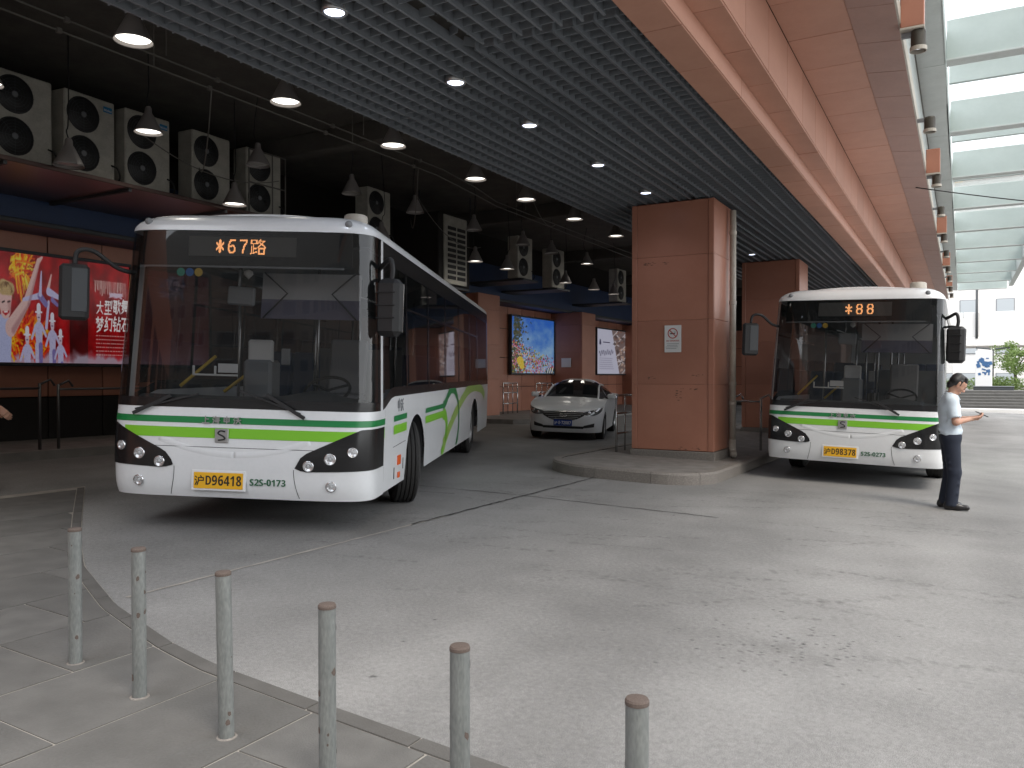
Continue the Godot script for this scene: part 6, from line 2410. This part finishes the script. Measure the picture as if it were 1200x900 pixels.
	hr.append([H.call(-0.03, 0.02, -0.055), H.call(0.03, 0.02, -0.055), 0.068, 0.068])
	hr.append([H.call(-0.035, -0.045, -0.072), H.call(0.035, -0.045, -0.072), 0.038, 0.038])
	hr.append([H.call(-0.02, -0.078, -0.066), H.call(0.02, -0.078, -0.066), 0.024, 0.024])
	for k in 9:
		var f := k / 8.0
		hr.append([H.call(lerpf(-0.06, 0.06, f), 0.11, 0.02), H.call(lerpf(-0.062, 0.05, f), 0.075 + 0.012 * sin(k * 2.1), 0.066 - 0.022 * absf(2 * f - 1)), 0.016, 0.006])
	for s in [-1.0, 1.0]:
		hr.append([H.call(s * 0.074, 0.05, 0.0), H.call(s * 0.076, 0.0, 0.018), 0.016, 0.006])
	inst("hair", field_mesh(hr, 0.005, 0.014), C.hair, o)
	# eyes and brows
	for s in [-1.0, 1.0]:
		var ey := ns(true)
		lathe(ey, [Vector2(0, 0.004), Vector2(0.008, 0.002), Vector2(0.011, -0.003)], 12, Transform3D(J.hb * Basis(Vector3.RIGHT, PI / 2), H.call(s * 0.031, 0.003, 0.083)))
		obj("eye", ey, M.ink, o)
		var br := ns(true)
		tube(br, [H.call(s * 0.014, 0.028, 0.092), H.call(s * 0.03, 0.034, 0.090), H.call(s * 0.047, 0.028, 0.080)], 0.0042, 6)
		obj("eyebrow", br, C.hair, o)
	return o

func build_people() -> void:
	var shirt := mat(Color(0.60, 0.69, 0.76), 0.85)
	shirt.normal_enabled = true
	var trousers := mat(Color(0.012, 0.017, 0.032), 0.85)
	# the man reading his phone
	var hb := Basis(Vector3.RIGHT, 0.72)
	var J := {
		"pelvis": v3(0, 0.93, 0), "chest": v3(0, 1.24, -0.015), "neck": v3(0, 1.445, 0.015), "head": v3(0, 1.585, 0.085), "hb": hb,
		"sh_l": v3(0.165, 1.385, -0.01), "sh_r": v3(-0.165, 1.385, -0.01), "el_l": v3(0.225, 1.13, 0.04), "el_r": v3(-0.225, 1.12, 0.03),
		"wr_l": v3(0.06, 1.16, 0.225), "wr_r": v3(-0.085, 1.155, 0.22), "hd_l": v3(-0.35, 0.12, 1), "hd_r": v3(0.25, 0.16, 1), "pn_l": v3(-0.5, 0.8, -0.1), "pn_r": v3(0.5, 0.8, -0.1), "th_l": 1.0, "th_r": -1.0, "cu_l": 0.42, "cu_r": 0.36,
		"hip_l": v3(0.085, 0.88, 0), "hip_r": v3(-0.085, 0.88, 0), "kn_l": v3(0.10, 0.48, 0.02), "kn_r": v3(-0.10, 0.48, 0.035), "an_l": v3(0.105, 0.08, -0.045), "an_r": v3(-0.11, 0.08, 0.0), "ft_l": 0.12, "ft_r": -0.15,
	}
	var C := {"skin": Color(0.48, 0.27, 0.19), "shirt": shirt, "trousers": trousers, "shoe": mat(Color(0.02, 0.018, 0.018), 0.35), "hair": mat(Color(0.012, 0.011, 0.011), 0.5),
		"folds": [[v3(-0.10, -0.24, 0.115), v3(0.03, -0.20, 0.13)], [v3(-0.16, -0.2, 0.04), v3(-0.15, -0.08, 0.05)], [v3(0.05, -0.26, 0.12), v3(0.13, -0.22, 0.08)], [v3(-0.15, -0.27, -0.05), v3(-0.06, -0.22, -0.115)], [v3(-0.17, -0.12, -0.02), v3(-0.165, 0.0, 0.03)]]}
	make_person(Transform3D(Basis(Vector3.UP, 1.22), on_ground(5.60, 10.2)), "man in pale blue shirt and dark trousers reading his phone by the right bus", J, C)
	# the phone lies in his hands
	var px := Transform3D(Basis(Vector3.UP, 1.22), on_ground(5.60, 10.2))
	var ph := thing("mobile_phone", "dark mobile phone held in the hands of the man in pale blue", "phone", px * Transform3D(Basis(Vector3.RIGHT, 0.45), v3(-0.012, 1.215, 0.35)))
	var st := ns()
	cbox(st, Vector3.ZERO, v3(0.074, 0.01, 0.15), 0.003)
	obj("case", st, M.black, ph)
	# the passer-by cut off by the left edge
	var J2 := {
		"pelvis": v3(0, 0.93, 0), "chest": v3(0, 1.24, 0.0), "neck": v3(0, 1.45, 0.0), "head": v3(0, 1.60, 0.02), "hb": Basis(Vector3.RIGHT, 0.1),
		"sh_l": v3(0.17, 1.39, 0), "sh_r": v3(-0.17, 1.39, 0), "el_l": v3(0.22, 1.12, -0.10), "el_r": v3(-0.22, 1.19, 0.20),
		"wr_l": v3(0.22, 0.90, -0.02), "wr_r": v3(-0.20, 1.03, 0.42), "hd_l": v3(0, -0.9, 0.35), "hd_r": v3(0.05, -0.75, 0.65), "pn_l": v3(-1, 0, 0), "pn_r": v3(1, 0, 0), "th_l": 1.0, "th_r": -1.0, "cu_l": 0.3, "cu_r": 0.3,
		"hip_l": v3(0.085, 0.88, 0), "hip_r": v3(-0.085, 0.88, 0), "kn_l": v3(0.09, 0.49, 0.17), "kn_r": v3(-0.09, 0.48, -0.03), "an_l": v3(0.09, 0.09, 0.14), "an_r": v3(-0.09, 0.08, -0.25), "ft_l": 0.05, "ft_r": -0.05,
	}
	var C2 := {"skin": Color(0.46, 0.25, 0.17), "shirt": mat(Color(0.03, 0.03, 0.035), 0.85), "trousers": mat(Color(0.02, 0.025, 0.045), 0.85), "shoe": mat(Color(0.5, 0.5, 0.5), 0.6), "hair": C.hair, "folds": C.folds}
	make_person(Transform3D(Basis(Vector3.UP, 1.9), on_ground(-6.12, 8.85)), "passer-by in dark clothes at the left edge, only the swinging bare forearm in view", J2, C2)

# ------------------------------------------------------------------ across the street
func leaf_cloud(st: SurfaceTool, c: Vector3, r: Vector3, n: int, size: float) -> void:
	for i in n:
		var d := Vector3(rng.randfn(), rng.randfn(), rng.randfn()).normalized()
		var p := c + d * r * pow(rng.randf(), 0.45)
		var b := Basis(Vector3(rng.randfn(), rng.randfn(), rng.randfn()).normalized(), rng.randf() * TAU)
		var s := size * rng.randf_range(0.6, 1.3)
		quad(st, p + b * v3(-s, 0, 0), p + b * v3(0, s * 0.45, 0.1 * s), p + b * v3(s, 0, 0), p + b * v3(0, -s * 0.45, 0.1 * s))

func build_street() -> void:
	var leaf := mat(Color(0.13, 0.19, 0.05), 0.6)
	leaf.backlight_enabled = true
	leaf.backlight = Color(0.25, 0.35, 0.08)
	var bark := mat(Color(0.09, 0.07, 0.05), 0.9)
	var pale := tri_tex(mat(Color(1, 1, 1), 0.7), blend_tex(512, [[noise_bytes(512, 61, 0.01, 4), 0.5]], Color(0.84, 0.83, 0.81), Color(0.92, 0.91, 0.9)), 5.0)
	var F := func(t: float, c: float, y: float) -> Transform3D: return Transform3D(GB, GB * Vector3(c, y, -t))
	# kerb, steps and terrace, square to the station axis (t about 54..60)
	var P := func(px: float, d: float) -> Vector3: return on_ground((px - 600.0) / 936.0 * d, d)
	var face := Basis(Vector3.UP, -0.55)
	var base: Vector3 = P.call(1185.0, 46.0)
	var kb := ns()
	cbox(kb, v3(0, 0.06, 0), v3(46, 0.34, 0.6), 0.03)
	structure("street_kerb", kb, pale, Transform3D(face, base), "white kerb on the far side of the street")
	var stairs := thing("stone_steps", "wide flight of grey stone steps across the street", "steps", Transform3D(face, base + face * v3(0, 0, -0.3)))
	for i in 7:
		var st := ns()
		cbox(st, v3(0, 0.12 + 0.17 * i, -(0.5 + 0.4 * i) - 1.0), v3(44, 0.2, 2.4), 0.02)
		obj("tread", st, M.slabstone[i % 4], stairs)
	var terr := ns()
	box(terr, v3(0, 0.55, -13.5), v3(60, 1.36, 20.0))
	structure("terrace", terr, M.road_plain, Transform3D(face, base), "raised terrace above the steps")
	var ty := 1.23
	var onT := func(x: float, z: float) -> Transform3D: return Transform3D(face, base + face * v3(x, ty, z))
	# trees and hedge on the terrace
	for k in 4:
		var spec: Array = [[0.3, -8.3, 2.4, "small green tree on the terrace above the steps, at the right edge"], [6.2, -7.5, 2.8, "green tree on the terrace, out beyond the right edge"], [11.0, -6.0, 2.6, "leafy terrace tree farther to the right"], [-16.0, -9.0, 2.6, "leafy terrace tree hidden behind the right bus"]][k]
		var o := thing("street_tree", spec[3], "tree", onT.call(spec[0], spec[1]), "trees on the terrace")
		var st := ns(true)
		tube(st, [v3(0, -0.1, 0), v3(0.03, 0.7, 0.02), v3(-0.04, 1.5, 0)], 0.09, 10)
		obj("trunk", st, bark, o)
		st = ns(true)
		for q in 6:
			var a := TAU * q / 6.0
			tube(st, [v3(0, 1.0 + 0.1 * q, 0), v3(cos(a) * 0.6, 1.7 + 0.1 * q, sin(a) * 0.6), v3(cos(a) * 1.1, 2.1 + 0.1 * q, sin(a) * 1.1)], 0.035, 6)
		obj("limb", st, bark, o)
		st = ns()
		for q in 26:
			var a := rng.randf() * TAU
			var rr: float = rng.randf_range(0.2, 1.0) * spec[2] * 0.62
			leaf_cloud(st, v3(cos(a) * rr, 2.0 + rng.randf_range(-0.8, 0.95) * (1.3 - rr / spec[2]), sin(a) * rr), v3(0.5, 0.32, 0.5) * rng.randf_range(0.7, 1.2), 120, 0.075)
		obj("crown", st, leaf, o)
	var hd := thing("hedge", "low clipped hedge behind the steps", "hedge", onT.call(-0.2, -7.2))
	var hs := ns()
	leaf_cloud(hs, v3(-0.4, 0.35, 0), v3(2.3, 0.55, 0.5), 2600, 0.07)
	obj("foliage", hs, leaf, hd)
	# dark planter, yellow box
	var pln := thing("planter", "long dark planter on top of the steps", "planter", onT.call(-0.9, -4.6))
	var ps := ns()
	cbox(ps, v3(0, 0.12, 0), v3(2.2, 0.24, 0.5), 0.03)
	obj("trough", ps, M.trim_dark, pln)
	ps = ns()
	cbox(ps, v3(0, 0.25, 0), v3(2.26, 0.05, 0.56), 0.01)
	obj("rim", ps, M.trim_grey, pln)
	var yb := thing("yellow_bin", "yellow box at the top left of the steps", "bin", onT.call(-3.0, -4.4))
	ps = ns()
	cbox(ps, v3(0, 0.2, 0), v3(0.7, 0.4, 0.5), 0.03)
	obj("case", ps, mat(Color(0.75, 0.5, 0.02), 0.5), yb)
	ps = ns()
	cbox(ps, v3(0, 0.42, 0), v3(0.74, 0.05, 0.54), 0.01)
	obj("lid", ps, mat(Color(0.75, 0.5, 0.02), 0.5), yb)
	# advertising column
	var ad := thing("advertising_panel", "upright white advertising panel with blue picture across the street", "sign", onT.call(-1.46, -6.1))
	ps = ns()
	cbox(ps, v3(0, 1.3, 0), v3(0.95, 2.5, 0.2), 0.03)
	obj("panel", ps, M.ink_white, ad)
	ps = ns()
	for k in 26:
		var x := rng.randf_range(-0.38, 0.38)
		var y := rng.randf_range(1.0, 2.1)
		box(ps, v3(x, y, 0.104 + 0.0007 * k), v3(rng.randf_range(0.08, 0.3), rng.randf_range(0.05, 0.25), 0.003), Basis(Vector3.BACK, rng.randf_range(-0.4, 0.4)))
	obj("picture", ps, mat(Color(0.05, 0.13, 0.28), 0.5), ad)
	ps = ns()
	box(ps, v3(0, 0.05, 0), v3(1.05, 0.12, 0.34))
	obj("foot", ps, M.trim_grey, ad)
	# street lamps
	for k in 2:
		var lp := thing("street_lamp", ["double headed street lamp on the terrace, left of the small tree", "tall dark double headed lamp standing on the elevated road"][k], "street lamp", onT.call(-0.96, -7.6) if k == 0 else Transform3D(face, base + face * v3(-2.1, 5.3, -16.0)), "lamps across the street")
		var hh: float = [2.7, 3.6][k]
		var st := ns(true)
		tube(st, [v3(0, -0.3, 0), v3(0, hh, 0)], 0.05 if k == 0 else 0.09, 8)
		obj("pole", st, M.trim_dark, lp)
		for s in [-1.0, 1.0]:
			st = ns()
			cbox(st, v3(s * 0.55, hh + 0.05, 0), v3(0.9, 0.10, 0.2), 0.03, Basis(Vector3.BACK, s * 0.12))
			obj("lamp_head", st, M.trim_dark, lp)
	# elevated road with its white parapet
	var vi := thing("elevated_road", "white parapet of the elevated road behind the terrace", "viaduct", Transform3D(face, base + face * v3(0, 0, -16.5)))
	ps = ns()
	cbox(ps, v3(0, 4.75, -2.0), v3(90, 0.7, 5.0), 0.05)
	obj("deck", ps, pale, vi)
	for k in 15:
		ps = ns()
		cbox(ps, v3(-42 + k * 6.0, 6.05, 0.3), v3(5.96, 1.9, 0.2), 0.03)
		obj("parapet_panel", ps, pale, vi)
	for k in 8:
		ps = ns(true)
		lathe(ps, [Vector2(0.55, -1.0), Vector2(0.55, 3.9), Vector2(0.9, 4.41)], 20, Transform3D(Basis(), v3(-36 + k * 10.0, 0, -2.0)))
		obj("pier", ps, pale, vi)
	# pale buildings beyond
	for k in 3:
		var bd := thing("pale_building", ["long pale building across the street with rows of windows", "tall pale block to the right, beyond the frame", "pale block hidden behind the right bus"][k], "building", Transform3D(face, base + face * v3([-6.0, 34.0, -40.0][k], 0, -34.0)), "pale buildings across the street")
		var w: float = [34.0, 30.0, 28.0][k]
		var h: float = [22.0, 30.0, 26.0][k]
		ps = ns()
		box(ps, v3(0, h * 0.5 - 1, -6), v3(w, h, 12))
		obj("wall", ps, pale, bd)
		ps = ns()
		cbox(ps, v3(0, h - 0.9, -6), v3(w + 0.8, 0.5, 12.8), 0.1)
		obj("cornice", ps, pale, bd)
		var wm := panel_mesh(v3(1.5, 1.7, 0.12), 0.02)
		var gm := panel_mesh(v3(1.36, 1.56, 0.02), 0.005)
		for i in int(w / 3.0):
			for j in int(h / 3.6):
				var wn := inst("window", wm, M.trim_grey, bd, Transform3D(Basis(), v3(-w * 0.5 + 1.8 + i * 3.0, 1.6 + j * 3.5, 0.02)))
				inst("pane", gm, M.far_pane, wn, Transform3D(Basis(), v3(0, 0, 0.075)))

func build_behind() -> void:
	# across the forecourt, behind the camera: the facade and trees that the bus windscreens mirror
	var wall := tri_tex(mat(Color(1, 1, 1), 0.8), blend_tex(512, [[noise_bytes(512, 91, 0.01, 4), 0.6]], Color(0.34, 0.32, 0.30), Color(0.46, 0.43, 0.40)), 4.0)
	var bd := thing("opposite_building", "dark office building behind the viewer, mirrored in the windscreens", "building", Transform3D(Basis(), on_ground(-6, -60)))
	var st := ns()
	box(st, v3(0, 14.0, 6.0), v3(120, 30.0, 12.0))
	obj("wall", st, wall, bd)
	var wm := panel_mesh(v3(2.3, 1.9, 0.12), 0.02)
	var gm := panel_mesh(v3(2.1, 1.7, 0.02), 0.005)
	for i in 27:
		for j in 6:
			var wn := inst("window", wm, M.trim_grey, bd, Transform3D(Basis(), v3(-46.8 + i * 3.6, 2.6 + j * 3.8, -0.03)))
			inst("pane", gm, M.black, wn, Transform3D(Basis(), v3(0, 0, -0.075)))
	# the station's own wing, left of the viewer
	var wg := thing("station_wing", "terracotta wing of the station building, left of the viewer", "building", Transform3D(RB, Vector3.ZERO))
	st = ns()
	box(st, v3(-11.5, 2.6, 8.2), v3(6.4, 6.8, 21.0))
	obj("wall", st, M.clay1, wg)
	for i in 5:
		st = ns()
		cbox(st, v3(-8.28, 2.2, 0.5 + i * 4.0), v3(0.06, 2.6, 2.6), 0.02)
		var sf := obj("shop_window", st, M.trim_dark, wg)
		st = ns()
		cbox(st, v3(-8.24, 2.2, 0.5 + i * 4.0), v3(0.03, 2.4, 2.4), 0.01)
		obj("pane", st, M.black, sf)

# ------------------------------------------------------------------ scene
func _ready() -> void:
	rng.seed = 20240607
	GB = ground_basis(-YAW)
	var cam := Camera3D.new()
	cam.name = "camera"
	add_child(cam)
	cam.position = Vector3(0, 1.6, 0)
	cam.rotation_degrees = Vector3(-0.55, 0, 0)
	cam.fov = 51.36
	cam.near = 0.05
	cam.far = 900.0
	cam.current = true
	var we := WorldEnvironment.new()
	we.name = "environment"
	var env := Environment.new()
	env.background_mode = Environment.BG_SKY
	var sky := Sky.new()
	var sm := ProceduralSkyMaterial.new()
	sm.sky_top_color = Color(0.88, 0.90, 0.93)
	sm.sky_horizon_color = Color(0.95, 0.955, 0.955)
	sm.sky_curve = 0.12
	sm.ground_horizon_color = Color(0.80, 0.80, 0.79)
	sm.ground_bottom_color = Color(0.45, 0.44, 0.43)
	sm.sun_angle_max = 0.0
	sky.sky_material = sm
	env.sky = sky
	env.background_energy_multiplier = 1.0
	env.tonemap_mode = Environment.TONE_MAPPER_LINEAR
	env.tonemap_exposure = 3.2
	env.sdfgi_enabled = true
	env.ssao_enabled = true
	env.ssil_enabled = true
	we.environment = env
	add_child(we)
	var sun := DirectionalLight3D.new()
	sun.name = "sun"
	sun.light_energy = 0.3
	sun.light_angular_distance = 25.0
	sun.light_color = Color(1.0, 0.97, 0.93)
	sun.shadow_enabled = true
	sun.rotation_degrees = Vector3(-52, 30, 0)
	add_child(sun)

	make_materials()
	M.road_plain = tri_tex(mat(Color(1, 1, 1), 0.85), blend_tex(512, [[noise_bytes(512, 71, 0.012, 5), 0.7], [noise_bytes(512, 72, 0.3, 2), 0.4]], Color(0.43, 0.415, 0.40), Color(0.58, 0.565, 0.545)), 2.4, true, M.fine, 0.3)
	M.car_glass = glass(Color(0.01, 0.012, 0.014), 0.72)
	M.far_pane = mat(Color(0.42, 0.45, 0.47), 0.3)
	M.spot_body = mat(Color(0.07, 0.062, 0.05), 0.45, 0.3)
	M.headlamp = mat(Color(0.16, 0.165, 0.17), 0.12, 0.5)
	build_ground()
	build_pavement()
	build_joints()
	build_hall()
	build_grid()
	build_beam()
	build_canopy()
	build_island()
	build_street()
	build_behind()
	build_posters()
	build_air_units()
	build_pendants()
	build_wires()
	make_bus(Transform3D(ground_basis(deg_to_rad(-4.1)), on_ground(-2.60, 7.44, 0.05)), "white and green city bus of route 67 in the left foreground", "*67路", "96418", "S2S-0173", 0.36)
	make_bus(Transform3D(GB, GB * Vector3(-1.5, 0.05, -13.15)), "white and green city bus of route 88 standing at right behind the man", "*88", "98378", "S2S-0273", 0.0)
	make_car(Transform3D(ground_basis(-YAW + 0.3), GB * Vector3(-8.22, 0, -17.0)))
	build_rails()
	build_bollards()
	build_people()
